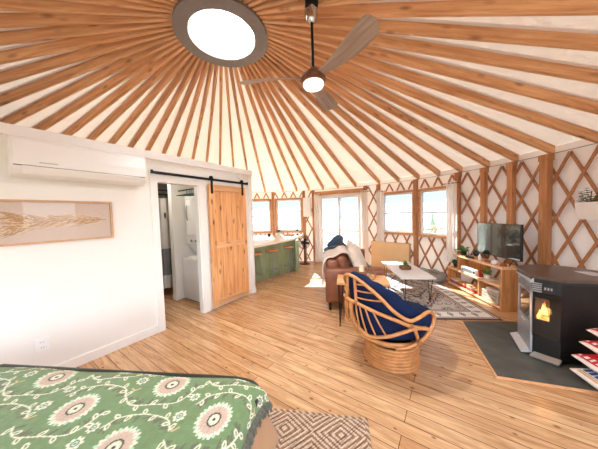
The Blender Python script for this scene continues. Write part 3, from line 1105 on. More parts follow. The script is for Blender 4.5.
# sliding barn door on its rail
bd = thing('barn_door', 'knotty pine sliding barn door hanging on a black rail', 'door')
bs0, bs1, bz0, bz1 = 2.225, 3.005, 0.05, 2.085
bm = BM()
npl = 5
pw = (bs1 - bs0 - 0.2) / npl
for k in range(npl):
    boxab(bm, (bs0 + 0.1 + k * pw + 0.003, -0.054, bz0 + 0.1), (bs0 + 0.1 + (k + 1) * pw - 0.003, -0.04, bz1 - 0.1), PM)
obj('plank_panel', bm, 'knotty', bd)
for a, b in ((bs0, bs0 + 0.1), (bs1 - 0.1, bs1)):
    bm = BM()
    boxab(bm, (a, -0.07, bz0), (b, -0.034, bz1), PM)
    obj('stile', bm, 'knotty', bd)
for a, b in ((bz0, bz0 + 0.1), (1.02, 1.11), (bz1 - 0.1, bz1)):
    bm = BM()
    boxab(bm, (bs0 + 0.1, -0.07, a), (bs1 - 0.1, -0.034, b))
    o = obj('rail', bm, 'knotty_rail', bd)
    o.matrix_local = PM
for sx in (bs0 + 0.055, bs1 - 0.075):
    bm = BM()
    boxab(bm, (sx - 0.02, -0.078, bz1 - 0.15), (sx + 0.02, -0.07, bz1 + 0.12), PM)
    tmp = BM()
    lathe(tmp, [(0.0, -0.01), (0.035, -0.01), (0.035, 0.01), (0.0, 0.01)], 20)
    tmp.verts.index_update()
    Mx = PM @ Matrix.Translation((sx, -0.062, bz1 + 0.105)) @ Matrix.Rotation(PI / 2, 4, 'X')
    add_mesh(bm, [Mx @ v.co for v in tmp.verts], [[v.index for v in f.verts] for f in tmp.faces])
    tmp.free()
    obj('hanger', bm, 'black_metal', bd)
rl = thing('barn_door_rail', 'black steel rail above the bathroom doorway carrying the barn door', 'rail')
bm = BM()
boxab(bm, (1.40, -0.062, 2.147), (3.07, -0.052, 2.185), PM)
obj('track', bm, 'black_metal', rl)
for sx in (1.43, 1.83, 2.46, 2.80, 3.04):
    bm = BM()
    tube(bm, [PW(sx, -0.068, 2.166), PW(sx, -0.019, 2.166)], 0.012, 10)
    obj('standoff', bm, 'black_metal', rl)
for sx in (1.40, 3.07):
    bm = BM()
    box(bm, (sx, -0.057, 2.172), (0.022, 0.03, 0.05), PM)
    obj('end_stop', bm, 'black_metal', rl)
# small white smoke alarm above the rail
bm = BM()
lathe(bm, [(0, 0), (0.05, 0), (0.05, 0.02), (0.04, 0.032), (0, 0.034)], 24)
o = obj('smoke_alarm', bm, 'white_plastic', smooth=True)
o.matrix_world = PM @ Matrix.Translation((2.93, 0.0, 2.29)) @ Matrix.Rotation(PI / 2, 4, 'X')
tag(o, 'small round white alarm on the partition above the barn door', 'alarm')

# ---- bathroom: laundry, shower curtain
ls = thing('stacked_laundry', 'white stacked washer and dryer inside the bathroom doorway', 'washer')
bm = BM()
rbox(bm, (2.61, 0.61, 0.405), (0.68, 0.66, 0.78), 0.02, 3, PM)
wa_ = obj('washer', bm, 'enamel', ls, True)
bm = BM()
boxab(bm, (2.29, 0.30, 0.0), (2.93, 0.92, 0.02), PM)
obj('plinth', bm, 'black_plastic', wa_)
bm = BM()
rbox(bm, (2.60, 0.61, 0.80), (0.5, 0.56, 0.02), 0.008, 2, PM)
obj('lid', bm, 'white_plastic', wa_)
bm = BM()
rbox(bm, (2.62, 0.61, 1.52), (0.50, 0.66, 0.96), 0.02, 3, PM)
dr = obj('dryer', bm, 'enamel', ls, True)
bm = BM()
extr(bm, [(0.0, 0), (0.0, 0)], 0, 0, PM) if False else None
vs = [PM @ Vector(v) for v in ((2.38, 0.285, 1.06), (2.38, 0.935, 1.06), (2.56, 0.935, 0.83), (2.56, 0.285, 0.83), (2.95, 0.285, 1.06), (2.95, 0.935, 1.06), (2.95, 0.935, 0.83), (2.95, 0.285, 0.83))]
add_mesh(bm, vs, [(0, 1, 2, 3), (7, 6, 5, 4), (0, 4, 5, 1), (1, 5, 6, 2), (2, 6, 7, 3), (3, 7, 4, 0)])
obj('control_panel', bm, 'enamel', ls)
bm = BM()
rbox(bm, (2.364, 0.61, 1.56), (0.02, 0.5, 0.66), 0.009, 2, PM)
o = obj('dryer_door', bm, 'white_plastic', dr, True)
bm = BM()
tube(bm, smooth_pts([PW(2.356, 0.83, 1.78), PW(2.336, 0.83, 1.74), PW(2.336, 0.83, 1.56), PW(2.356, 0.83, 1.5)], 5), 0.011, 8)
obj('door_handle', bm, 'galv', dr, True)
for w in (0.45, 0.6, 0.75):
    bm = BM()
    tube(bm, [PW(2.375, w, 1.115), PW(2.35, w, 1.115)], 0.022, 14)
    obj('knob', bm, 'galv', dr, True)

hr = thing('clothes_hanger_rack', 'dark teal hangers on a short rod above the dryer', 'hanger rack')
bm = BM()
tube(bm, [PW(2.28, 0.12, 2.06), PW(2.28, 0.96, 2.06)], 0.011, 10)
obj('rod', bm, 'black_metal', hr, True)
for k in range(7):
    w = 0.36 + k * 0.055
    bm = BM()
    a = PW(2.28, w, 1.985)
    q = [PW(2.28 - 0.16, w + 0.05, 1.95), a, PW(2.28 + 0.06, w - 0.05, 1.95)]
    tube(bm, [PW(2.28, w, 2.075), a], 0.004, 6)
    tube(bm, [q[0], q[1], q[2], q[0]], 0.006, 6)
    obj('hanger', bm, 'teal', hr)

sc_ = thing('shower_curtain', 'pale shower curtain with grey lower band and black ties', 'shower curtain')
def sheet(bm, p0, p1, z0, z1, amp, waves, n=80, nz=8, flare=0.0, ph=0.0, th=0.006, irr=0.0):
    p0, p1 = Vector(p0), Vector(p1)
    d = p1 - p0
    nrm = Vector((-d.y, d.x, 0)).normalized()
    fr, bk = [], []
    for i in range(n + 1):
        t = i / n
        rowf, rowb = [], []
        for j in range(nz + 1):
            zz = z0 + (z1 - z0) * j / nz
            k = 1 + flare * (1 - j / nz)
            o = amp * k * (math.sin(2 * PI * waves * t + ph) + irr * math.sin(2 * PI * waves * 0.37 * t + 1.3 + 0.5 * j / nz))
            tt = 0.5 + (t - 0.5) * k if flare else t
            p = p0 + d * tt + nrm * o
            rowf.append(bm.verts.new((p.x, p.y, zz)))
            q = p + nrm * th
            rowb.append(bm.verts.new((q.x, q.y, zz)))
        fr.append(rowf); bk.append(rowb)
    if th == 0:
        for i in range(n):
            for j in range(nz):
                bm.faces.new((fr[i][j], fr[i + 1][j], fr[i + 1][j + 1], fr[i][j + 1]))
        bmesh.ops.delete(bm, geom=[v for r in bk for v in r], context='VERTS')
        return
    for i in range(n):
        for j in range(nz):
            bm.faces.new((fr[i][j], fr[i + 1][j], fr[i + 1][j + 1], fr[i][j + 1]))
            bm.faces.new((bk[i][j], bk[i][j + 1], bk[i + 1][j + 1], bk[i + 1][j]))
    for i in range(n):
        bm.faces.new((fr[i][0], bk[i][0], bk[i + 1][0], fr[i + 1][0]))
        bm.faces.new((fr[i][nz], fr[i + 1][nz], bk[i + 1][nz], bk[i][nz]))
    for j in range(nz):
        bm.faces.new((fr[0][j], fr[0][j + 1], bk[0][j + 1], bk[0][j]))
        bm.faces.new((fr[n][j], bk[n][j], bk[n][j + 1], fr[n][j + 1]))
bm = BM()
sheet(bm, PW(1.1, 1.38), PW(2.7, 1.38), 0.95, 1.95, 0.03, 11, 110, 4)
obj('upper_cloth', bm, 'shower', sc_, True)
bm = BM()
sheet(bm, PW(1.1, 1.38), PW(2.7, 1.38), 0.42, 0.949, 0.03, 11, 110, 4)
obj('grey_band', bm, 'shower_grey', sc_, True)
bm = BM()
sheet(bm, PW(1.1, 1.38), PW(2.7, 1.38), 0.16, 0.419, 0.03, 11, 110, 3)
obj('lower_cloth', bm, 'shower', sc_, True)
for k in range(11):
    bm = BM()
    q = PW(1.18 + 0.145 * k, 1.345, 1.62)
    lathe(bm, [(0, 0.05), (0.012, 0.04), (0.017, 0.0), (0.013, -0.06), (0, -0.065)], 8, q)
    obj('tie', bm, 'black_plastic', sc_, True)
rd = thing('curtain_rod', 'dark double rod with rings above the shower curtain', 'rod')
bm = BM()
tube(bm, [PW(0.72, 1.38, 2.02), PW(3.1, 1.38, 2.02)], 0.014, 10)
tube(bm, [PW(0.72, 1.33, 2.10), PW(3.1, 1.33, 2.10)], 0.01, 10)
obj('rod', bm, 'black_metal', rd, True)
for k in range(9):
    bm = BM()
    q = PW(1.18 + 0.18 * k, 1.38, 1.99)
    tube(bm, [q + T * 0 + N * (0.035 * math.cos(i * PI / 8)) + Vector((0, 0, 0.035 * math.sin(i * PI / 8))) for i in range(16)], 0.005, 6, closed=True)
    obj('hook', bm, 'black_metal', rd, True)

# ================================================================ KITCHEN BAR
kb = thing('kitchen_bar', 'sage green bar with a pale wood counter beside the partition', 'bar counter')
bm = BM()
prism(bm, [(-1.03, 4.73), (-0.148, 6.1), (0.118, 7.2), (-0.6, 7.24), (-1.55, 7.1), (-1.72, 5.13)], 0.855, 0.905)
obj('countertop', bm, 'counter', kb)
bm = BM()
prism(bm, [(-1.115, 5.085), (-0.095, 6.297), (-0.15, 6.34), (-1.17, 5.13)], 0.0, 0.855)
obj('front_panel', bm, 'green_paint', kb)
bm = BM()
prism(bm, [(-0.125, 6.09), (-0.075, 6.085), (-0.02, 6.33), (-0.07, 6.34)], 0.0, 0.855)
obj('end_panel', bm, 'green_paint', kb)
for k in range(3):
    t = (k + 0.5) / 3
    a = Vector((-1.115, 5.085, 0)); b = Vector((-0.095, 6.297, 0))
    d = (b - a); u = d.normalized(); nn = Vector((u.y, -u.x, 0))
    c = a + d * (k + 0.5) / 3
    hw = d.length / 6 - 0.02
    M = Matrix.Translation(c + nn * 0.001) @ Matrix.Rotation(math.atan2(u.y, u.x), 4, 'Z')
    bm = BM()
    for (x0, x1, z0, z1) in ((-hw, hw, 0.06, 0.13), (-hw, hw, 0.74, 0.82), (-hw, -hw + 0.07, 0.13, 0.74), (hw - 0.07, hw, 0.13, 0.74)):
        boxab(bm, (x0, -0.015, z0), (x1, 0.0, z1), M)
    obj('panel_frame', bm, 'green_paint', kb)

# bar stools
def make_stool():
    t = thing('bar_stool', 'x', 'stool', group='bar stools under the counter')
    bm = BM()
    lathe(bm, [(0, 0.625), (0.145, 0.625), (0.155, 0.635), (0.155, 0.65), (0.145, 0.66), (0, 0.66)], 28)
    obj('seat', bm, 'stool_seat', t, True)
    for k in range(4):
        a = PI / 4 + k * PI / 2
        bm = BM()
        tube(bm, [(0.10 * math.cos(a), 0.10 * math.sin(a), 0.625), (0.205 * math.cos(a), 0.205 * math.sin(a), 0.005)], 0.0115, 8)
        obj('leg', bm, 'galv', t, True)
    bm = BM()
    q = [(0.172 * math.cos(PI / 4 + k * PI / 2), 0.172 * math.sin(PI / 4 + k * PI / 2), 0.2) for k in range(4)]
    for k in range(4):
        tube(bm, [q[k], q[(k + 1) % 4]], 0.009, 8)
    obj('footrest', bm, 'galv', t, True)
    bm = BM()
    lathe(bm, [(0, 0.612), (0.11, 0.612), (0.11, 0.625), (0, 0.625)], 20)
    obj('seat_plate', bm, 'galv', t, True)
    return t
st0 = make_stool()
for k, (x, y, lab) in enumerate(((-1.02, 5.02, 'bar stool with round wood seat nearest the white partition'),
                                 (-0.675, 5.47, 'middle bar stool under the pale counter'),
                                 (-0.315, 5.95, 'bar stool at the far free end of the green bar'))):
    o = st0 if k == 0 else copy_tree(st0)
    o.location = (x, y, 0)
    o.rotation_euler = (0, 0, math.radians(50))
    o.scale = (1, 1, 1.085)
    o['label'] = lab

def leaf_clump(bm, c, n, size, spread, up=0.5, thin=0.3):
    c = Vector(c)
    for i in range(n):
        a = random.uniform(0, 2 * PI)
        e = random.uniform(0.0, 1.2) * up + 0.15
        d = Vector((math.cos(a) * math.cos(e), math.sin(a) * math.cos(e), math.sin(e)))
        s = Vector((-math.sin(a), math.cos(a), 0))
        base = c + d * spread * random.uniform(0.05, 0.45)
        L = size * random.uniform(0.7, 1.2)
        m_ = base + d * L * 0.5 + Vector((0, 0, 0.06 * L))
        tip = base + d * L - Vector((0, 0, 0.15 * L))
        w = L * thin
        nrm = d.cross(s).normalized() * (L * 0.03)
        add_mesh(bm, [base, m_ + s * w, tip, m_ - s * w, m_ + nrm * 2], [(0, 1, 4), (1, 2, 4), (2, 3, 4), (3, 0, 4)])

# things on the bar
vs_ = thing('flower_vase', 'small vase of pink flowers on the bar under the kitchen window', 'vase', (-0.62, 6.75, 0.905))
bm = BM()
lathe(bm, [(0, 0), (0.035, 0), (0.045, 0.04), (0.03, 0.1), (0.034, 0.12), (0.028, 0.12), (0.0, 0.1)], 18)
obj('vase', bm, 'clay_white', vs_, True)
bm = BM(); leaf_clump(bm, (0, 0, 0.11), 22, 0.12, 0.1, 0.9)
obj('foliage', bm, 'leaf', vs_)
bm = BM()
for k in range(6):
    a = k * 1.1
    lathe(bm, [(0, -0.02), (0.022, -0.01), (0.026, 0.008), (0, 0.018)], 8, (0.075 * math.cos(a), 0.075 * math.sin(a), 0.21 + 0.04 * (k % 3)))
obj('blossom', bm, 'pink', vs_)
bt = thing('bottle', 'dark slim bottle standing on the bar under the window', 'bottle', (-0.06, 6.98, 0.905))
bm = BM()
lathe(bm, [(0, 0), (0.036, 0), (0.038, 0.02), (0.038, 0.14), (0.015, 0.19), (0.014, 0.25), (0.0, 0.25)], 18)
obj('body', bm, 'bottle', bt, True)
bm = BM()
lathe(bm, [(0.039, 0.04), (0.039, 0.12)], 18, close=False)
obj('label', bm, 'magazine_cream', bt, True)
tr_ = thing('serving_tray', 'small wooden tray of jars on the bar between vase and bottle', 'tray', (-0.32, 6.9, 0.905), math.radians(-8))
bm = BM()
boxab(bm, (-0.17, -0.07, 0), (0.17, 0.07, 0.012))
for a, b in (((-0.17, -0.07, 0), (-0.16, 0.07, 0.05)), ((0.16, -0.07, 0), (0.17, 0.07, 0.05)), ((-0.17, -0.07, 0), (0.17, -0.06, 0.05)), ((-0.17, 0.06, 0), (0.17, 0.07, 0.05))):
    boxab(bm, a, b)
obj('tray_body', bm, 'tray', tr_)
for k in range(3):
    bm = BM()
    lathe(bm, [(0, 0), (0.028, 0), (0.028, 0.05), (0.02, 0.06), (0, 0.06)], 14)
    o = obj('jar', bm, ('clay_white', 'magazine_tan', 'clay_white')[k], smooth=True, loc=(-0.32 + (k - 1) * 0.095, 6.9 - (k - 1) * 0.013, 0.918))
    tag(o, ('left pale jar on the wooden bar tray', 'middle tan jar on the wooden bar tray', 'right pale jar on the wooden bar tray')[k], 'jar', 'jars on the bar tray')
bm = BM()
lathe(bm, [(0, 0), (0.045, 0), (0.05, 0.05), (0.04, 0.09), (0, 0.1)], 16)
tag(obj('sugar_bowl', bm, 'black_plastic', smooth=True, loc=(-0.92, 6.82, 0.905)), 'small black pot on the bar left of the flower vase', 'pot')

# white two-door box on the wall right of the kitchen
wc = thing('wall_cabinet', 'narrow white two-tier box on the lattice beside the kitchen window', 'cabinet')
q0 = RP(75.0, YR - 0.14)
M = Matrix.Translation(q0) @ Matrix.Rotation(math.radians(75 + 90), 4, 'Z')
bm = BM()
boxab(bm, (-0.12, -0.09, 1.47), (0.12, 0.08, 2.07), M)
obj('body', bm, 'white_plastic', wc)
for a, b in ((1.48, 1.76), (1.78, 2.06)):
    bm = BM()
    boxab(bm, (-0.115, 0.08, a), (0.115, 0.092, b), M)
    obj('door', bm, 'white_plastic', wc)

# dark pedestal fan behind the bar end
pf = thing('pedestal_fan', 'dark round pedestal fan standing beyond the end of the bar', 'fan', (0.14, 7.02, 0))
pf.rotation_euler = (0, 0, math.radians(-70))
bm = BM(); lathe(bm, [(0, 0), (0.16, 0), (0.15, 0.02), (0.03, 0.03), (0, 0.03)], 24); obj('base', bm, 'black_plastic', pf, True)
bm = BM(); tube(bm, [(0, 0, 0.02), (0, 0, 0.62)], 0.014, 10); obj('pole', bm, 'black_plastic', pf, True)
bm = BM()
for x_, R_2 in ((-0.05, 0.16), (0.0, 0.2), (0.06, 0.17)):
    tube(bm, [(x_, R_2 * math.cos(i * PI / 14), 0.66 + R_2 * math.sin(i * PI / 14)) for i in range(28)], 0.005, 6, closed=True)
for i in range(24):
    a = i * PI / 12
    tube(bm, [(0.065, 0.03 * math.cos(a), 0.66 + 0.03 * math.sin(a)), (0.06, 0.17 * math.cos(a), 0.66 + 0.17 * math.sin(a)), (0.0, 0.2 * math.cos(a), 0.66 + 0.2 * math.sin(a)), (-0.05, 0.16 * math.cos(a), 0.66 + 0.16 * math.sin(a))], 0.003, 5)
obj('cage', bm, 'black_plastic', pf)
for k in range(4):
    bm = BM()
    a = k * PI / 2
    M = Matrix.Translation((0.01, 0, 0.66)) @ Matrix.Rotation(a, 4, 'X') @ Matrix.Rotation(0.5, 4, 'Y')
    bm2 = [M @ Vector(v) for v in ((0, -0.03, 0.03), (0, 0.03, 0.03), (0, 0.06, 0.15), (0, -0.02, 0.16))]
    add_mesh(bm, bm2 + [v + Vector((0.006, 0, 0)) for v in bm2], BOXF)
    obj('blade', bm, 'black_plastic', pf)
bm = BM(); tube(bm, [(-0.14, 0, 0.66), (0.01, 0, 0.66)], 0.05, 14); obj('motor', bm, 'black_plastic', pf, True)

# ================================================================ CURTAINS
def curtain(a0, a1, z0, z1, label, r=YR - 0.15, waves=3.0, flare=0.0):
    t = thing('curtain', label, 'curtain', group='white cotton curtains')
    bm = BM()
    sheet(bm, RP(a1, r), RP(a0, r), z0, z1, 0.022, waves, 36, 10, flare, random.uniform(0, 6), 0, 0.4)
    obj('cloth', bm, 'curtain', t, True)
    bm = BM()
    tube(bm, [RP(a1 + 0.6, r, z1 - 0.03), RP(a0 - 0.6, r, z1 - 0.03)], 0.008, 8)
    obj('rod', bm, 'black_metal', t, True)
curtain(69.7, 72.2, 0.02, 2.18, 'white curtain on the left side of the sliding glass door')
curtain(50.5, 53.3, 0.02, 2.17, 'white curtain on the right side of the sliding glass door', waves=4)
curtain(44.7, 47.3, 0.74, 2.13, 'white curtain hanging left of the windows behind the tan chest', waves=3)
curtain(22.6, 25.4, 0.45, 2.13, 'white curtain hanging right of the windows beside the television', YR - 0.17, waves=3)

# ================================================================ TAN CHEST, PET BED
q0, q1 = Vector((2.00, 6.28, 0)), Vector((2.69, 5.52, 0))
u = (q1 - q0).normalized(); Lc = (q1 - q0).length
tc_ = thing('wooden_chest', 'tan wooden chest standing under the windows beside the glass door', 'chest', q0, math.atan2(u.y, u.x))
bm = BM(); rbox(bm, (Lc / 2, 0.07, 0.36), (Lc, 0.13, 0.7), 0.008, 2); obj('body', bm, 'tan_board', tc_)
bm = BM(); rbox(bm, (Lc / 2, 0.07, 0.722), (Lc + 0.02, 0.15, 0.024), 0.006, 2); obj('lid', bm, 'tan_board', tc_)
bm = BM(); boxab(bm, (0.02, 0.02, 0), (Lc - 0.02, 0.12, 0.012)); obj('plinth', bm, 'tan_board', tc_)

pb = thing('pet_bed', 'round grey quilted pet bed on the floor under the right window', 'pet bed', (2.88, 5.04, 0), math.radians(116))
bm = BM()
lathe(bm, [(0, 0.01), (0.9, 0.01), (1.0, 0.05), (1.0, 0.1), (0.94, 0.13), (0, 0.14)], 40, sx=0.37, sy=0.29)
obj('cushion', bm, 'grey_quilt', pb, True, angle=80)
bm = BM()
tube(bm, [(0.32 * math.cos(i * PI / 20), 0.24 * math.sin(i * PI / 20), 0.125 + 0.015 * math.sin(i * 1.1)) for i in range(40)], 0.055, 10, closed=True)
obj('bolster', bm, 'grey_quilt', pb, True)

# ================================================================ RUGS
def rug_grid(name, ox, oy, ang, ra, mat, th, label, cat, relief=0.0):
    u = np.array([math.cos(ang), math.sin(ang)]); v = np.array([-math.sin(ang), math.cos(ang)])
    X, Y = ra.X, ra.Y
    P = np.zeros((ra.nx, ra.ny, 3))
    P[..., 0] = ox + X * u[0] + Y * v[0]
    P[..., 1] = oy + X * u[1] + Y * v[1]
    z = np.full(X.shape, th) + (relief * (ra.a.mean(-1) - 0.3) if relief else 0)
    z[0, :] = z[-1, :] = 0.001
    z[:, 0] = z[:, -1] = 0.001
    P[..., 2] = z
    o = grid_object(name, P, mat, ra.a, smooth=False)
    return tag(o, label, cat)
# large patterned rug: local x along its near edge, y going away
RW, RLn = 1.54, 2.55
ra = Raster(RW, RLn, 0.0085, A3((198, 190, 182)))
cols = dict(c=A3((206, 198, 190)), g=A3((128, 122, 120)), d=A3((66, 64, 68)), w=A3((232, 226, 218)), p=A3((190, 166, 150)))
X, Y = ra.X, ra.Y
dE = np.minimum(np.minimum(X, RW - X), np.minimum(Y, RLn - Y))
def band(a, b, c): ra.a[(dE >= a) & (dE < b)] = cols[c]
band(0, 0.03, 'd'); band(0.03, 0.06, 'p'); band(0.06, 0.075, 'd'); band(0.075, 0.25, 'w'); band(0.25, 0.265, 'd'); band(0.265, 0.3, 'p'); band(0.3, 0.315, 'd')
S_ = X + Y
al = np.where(np.minimum(X, RW - X) < np.minimum(Y, RLn - Y), Y, X)
bandm = (dE > 0.08) & (dE < 0.245)
mot = np.abs(((al / 0.17) % 1) - 0.5) * 0.34 + np.abs(dE - 0.163)
ra.a[bandm & (mot < 0.085)] = cols['g']; ra.a[bandm & (mot < 0.06)] = cols['w']; ra.a[bandm & (mot < 0.045)] = cols['d']; ra.a[bandm & (mot < 0.02)] = cols['p']
fld = dE > 0.32
cx_, cy_ = RW / 2, RLn / 2
dm = np.abs(X - cx_) / 0.62 + np.abs(Y - cy_) / 0.9
zz = dm + 0.05 * np.sin(34 * X) * np.cos(30 * Y)
for a, b, c in ((0.94, 1.0, 'd'), (0.86, 0.94, 'p'), (0.82, 0.86, 'd'), (0.5, 0.55, 'd'), (0.44, 0.5, 'g'), (0.2, 0.24, 'd'), (0, 0.2, 'p')):
    ra.a[fld & (zz >= a) & (zz < b)] = cols[c]
for gx in np.arange(0.38, RW - 0.3, 0.135):
    for gy in np.arange(0.38, RLn - 0.3, 0.15):
        x, y = gx + random.uniform(-.03, .03), gy + random.uniform(-.03, .03)
        k = random.random()
        ra.disc(x, y, 0.042, cols['d' if k < 0.55 else 'g'], 0.028, random.uniform(0, PI))
        ra.disc(x, y, 0.026, cols['w' if k < 0.7 else 'p'], 0.016, random.uniform(0, PI))
        a = random.uniform(0, 2 * PI)
        ra.stroke([(x, y), (x + 0.06 * math.cos(a), y + 0.06 * math.sin(a)), (x + 0.09 * math.cos(a + .6), y + 0.09 * math.sin(a + .6))], 0.014, cols['d' if k > 0.4 else 'g'])
ra.a *= (1 + 0.07 * rng.standard_normal((ra.nx, ra.ny, 1))).astype(np.float32)
ra.a = np.clip(ra.a, 0, 1)
rug_grid('area_rug', 1.248, 3.19, math.radians(-5.6), ra, 'rug_paint', 0.012, 'large cream and grey patterned rug under the coffee table', 'rug')

# braided jute rug beside the bed: x along the near-edge direction
JW, JH = 0.76, 0.85
ra = Raster(JW, JH, 0.005, A3((146, 114, 90)))
X, Y = ra.X, ra.Y
cell = 0.40
ux = np.abs(((X - 0.56) / cell + 0.5) % 1 - 0.5) * cell
uy = np.abs(((JH - Y - 0.16) / 0.32 + 0.5) % 1 - 0.5) * 0.32
dd = ux * 0.8 + uy
k = ((dd / 0.04) % 1) < 0.5
wv = (np.sin(2 * PI * (X - Y) / 0.024) > -0.62)
ra.a[k & wv] = A3((210, 188, 164))
ra.a[k & ~wv] = A3((160, 130, 104))
ra.a[~k & ~wv] = A3((98, 72, 54))
edge = (np.minimum(np.minimum(X, JW - X), np.minimum(Y, JH - Y)) < 0.028)
ra.a[edge & (np.sin(2 * PI * (X + Y) / 0.05) > 0)] = A3((196, 170, 142))
ra.a[edge & (np.sin(2 * PI * (X + Y) / 0.05) <= 0)] = A3((130, 100, 78))
ra.a *= (1 + 0.09 * rng.standard_normal((ra.nx, ra.ny, 1))).astype(np.float32)
ra.a = np.clip(ra.a, 0, 1)
ang = math.radians(-8.8)
# far right corner of the rug sits at (0.45, 1.625)
ux_, vx_ = Vector((math.cos(ang), math.sin(ang))), Vector((-math.sin(ang), math.cos(ang)))
org = Vector((0.47, 1.622)) - ux_ * JW - vx_ * JH
rug_grid('jute_rug', org.x, org.y, ang, ra, 'jute_paint', 0.014, 'brown and cream braided jute rug on the floor beside the bed', 'rug', 0.012)

# ================================================================ BED
OC = Vector((-0.247, 1.325, 0))
BU = Vector((-0.9935, 0.114, 0)); BV = Vector((-0.114, -0.9935, 0))
bang = math.atan2(BU.y, BU.x)
bed = thing('bed', 'bed with a green floral woven blanket and dark rail in the foreground', 'bed')
BL, BW, BZ = 1.95, 1.45, 0.56
def BP(u, v, z):
    return OC + BU * u + BV * v + Vector((0, 0, z))
# mattress + base
bm = BM()
M = Matrix(((BU.x, BV.x, 0, OC.x), (BU.y, BV.y, 0, OC.y), (0, 0, 1, 0), (0, 0, 0, 1)))
rbox(bm, (BL / 2 + 0.07, BW / 2 + 0.03, 0.415), (BL - 0.16, BW - 0.10, 0.25), 0.09, 5, M)
obj('mattress', bm, 'tan_duvet', bed, True)
bm = BM()
boxab(bm, (0.10, 0.06, 0.09), (BL - 0.04, BW - 0.06, 0.29), M)
obj('bed_base', bm, 'bed_rail', bed)
for (u, v) in ((0.16, 0.1), (0.16, BW - 0.1), (BL - 0.1, 0.1), (BL - 0.1, BW - 0.1)):
    bm = BM()
    boxab(bm, (u - 0.03, v - 0.03, 0), (u + 0.03, v + 0.03, 0.09), M)
    obj('leg', bm, 'bed_rail', bed)
# rounded rail round the far side and foot
bm = BM()
cor = [(BL, -0.03)] + [(0.6, -0.032), (0.28, -0.032), (0.16, -0.026), (0.085, -0.008), (0.04, 0.03)] + [(0.03, 0.08), (0.03, 0.13)]
pts = smooth_pts([BP(u, v, 0.505) for u, v in cor], 5)
tube(bm, pts, 0.03, 12)
obj('bed_rail', bm, 'bed_rail', bed, True)
# duvet hanging at the foot under the blanket
bm = BM()
nv, nd = 60, 14
rows = []
for i in range(nv + 1):
    v = 0.075 + (BW - 0.085) * i / nv
    row = []
    cf = math.exp(-((v - 0.075) / 0.12) ** 2)
    for j in range(nd + 1):
        t = j / nd
        z = 0.535 - 0.265 * t
        uo = 0.03 - 0.095 * t - 0.045 * cf * t + 0.05 * (1 - math.exp(-max(v, 0) / 0.16)) + 0.008 * math.sin(v * 16 + 2) * t
        row.append(BP(uo, v, z))
    rows.append(row)
vsn = [p for r in rows for p in r]
fsn = [(i * (nd + 1) + j, (i + 1) * (nd + 1) + j, (i + 1) * (nd + 1) + j + 1, i * (nd + 1) + j + 1) for i in range(nv) for j in range(nd)]
add_mesh(bm, vsn, fsn)
o = obj('duvet', bm, 'tan_duvet', bed, True)
md = o.modifiers.new('thick', 'SOLIDIFY'); md.thickness = 0.02; md.offset = -1
o['label'] = 'tan duvet edge hanging at the foot'

# blanket pattern
res = 0.004
UW, VW = BL + 0.10, BW
green, dgreen, cream, pink, dark, mint = A3((112, 138, 94)), A3((78, 106, 66)), A3((222, 220, 196)), A3((204, 186, 168)), A3((62, 56, 46)), A3((172, 210, 180))
ra = Raster(UW, VW, res, green)
U0 = 0.10                                # u = 0 lies at raster x = U0
nzm = rng.standard_normal((ra.nx // 6 + 2, ra.ny // 6 + 2)).astype(np.float32)
nz_ = np.kron(nzm, np.ones((6, 6), np.float32))[:ra.nx, :ra.ny, None]
ra.a *= 1 + 0.05 * nz_
def leaf(x, y, a, L, c1=cream, c2=None):
    xx, yy = x + 0.5 * L * math.cos(a), y + 0.5 * L * math.sin(a)
    ra.disc(xx, yy, L * 0.56, c1, L * 0.33, a)
    ra.disc(xx, yy, L * 0.30, green if c2 is None else c2, L * 0.13, a)
def hatch_patch(x, y, r, a):  # grey-green strokes set beside the vines
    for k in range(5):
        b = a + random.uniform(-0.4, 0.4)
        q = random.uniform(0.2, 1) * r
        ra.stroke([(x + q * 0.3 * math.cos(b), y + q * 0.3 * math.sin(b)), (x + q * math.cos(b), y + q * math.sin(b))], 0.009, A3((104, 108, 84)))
def vine(pts, leaves=7, scroll=True):
    P2 = [(p.x, p.y) for p in smooth_pts([Vector((a, b, 0)) for a, b in pts], 10)]
    for i in range(2, len(P2) - 2, 5):
        a = math.atan2(P2[i + 1][1] - P2[i][1], P2[i + 1][0] - P2[i][0])
        hatch_patch(P2[i][0], P2[i][1], 0.05, a + 0.9)
    ra.stroke(P2, 0.0065, cream)
    st = max(3, len(P2) // leaves)
    for n_, i in enumerate(range(1, len(P2) - 1, st)):
        a = math.atan2(P2[i + 1][1] - P2[i][1], P2[i + 1][0] - P2[i][0])
        leaf(P2[i][0], P2[i][1], a + (1.0 if n_ % 2 else -1.0), 0.036)
def rosette(x, y, r, rot=0.0):
    for k in range(8):
        a = rot + k * PI / 4
        ra.disc(x + r * 0.62 * math.cos(a), y + r * 0.62 * math.sin(a), r * 0.40, cream, r * 0.24, a)
    ra.disc(x, y, r * 0.5, dark); ra.disc(x, y, r * 0.36, mint); ra.disc(x, y, r * 0.14, dark)
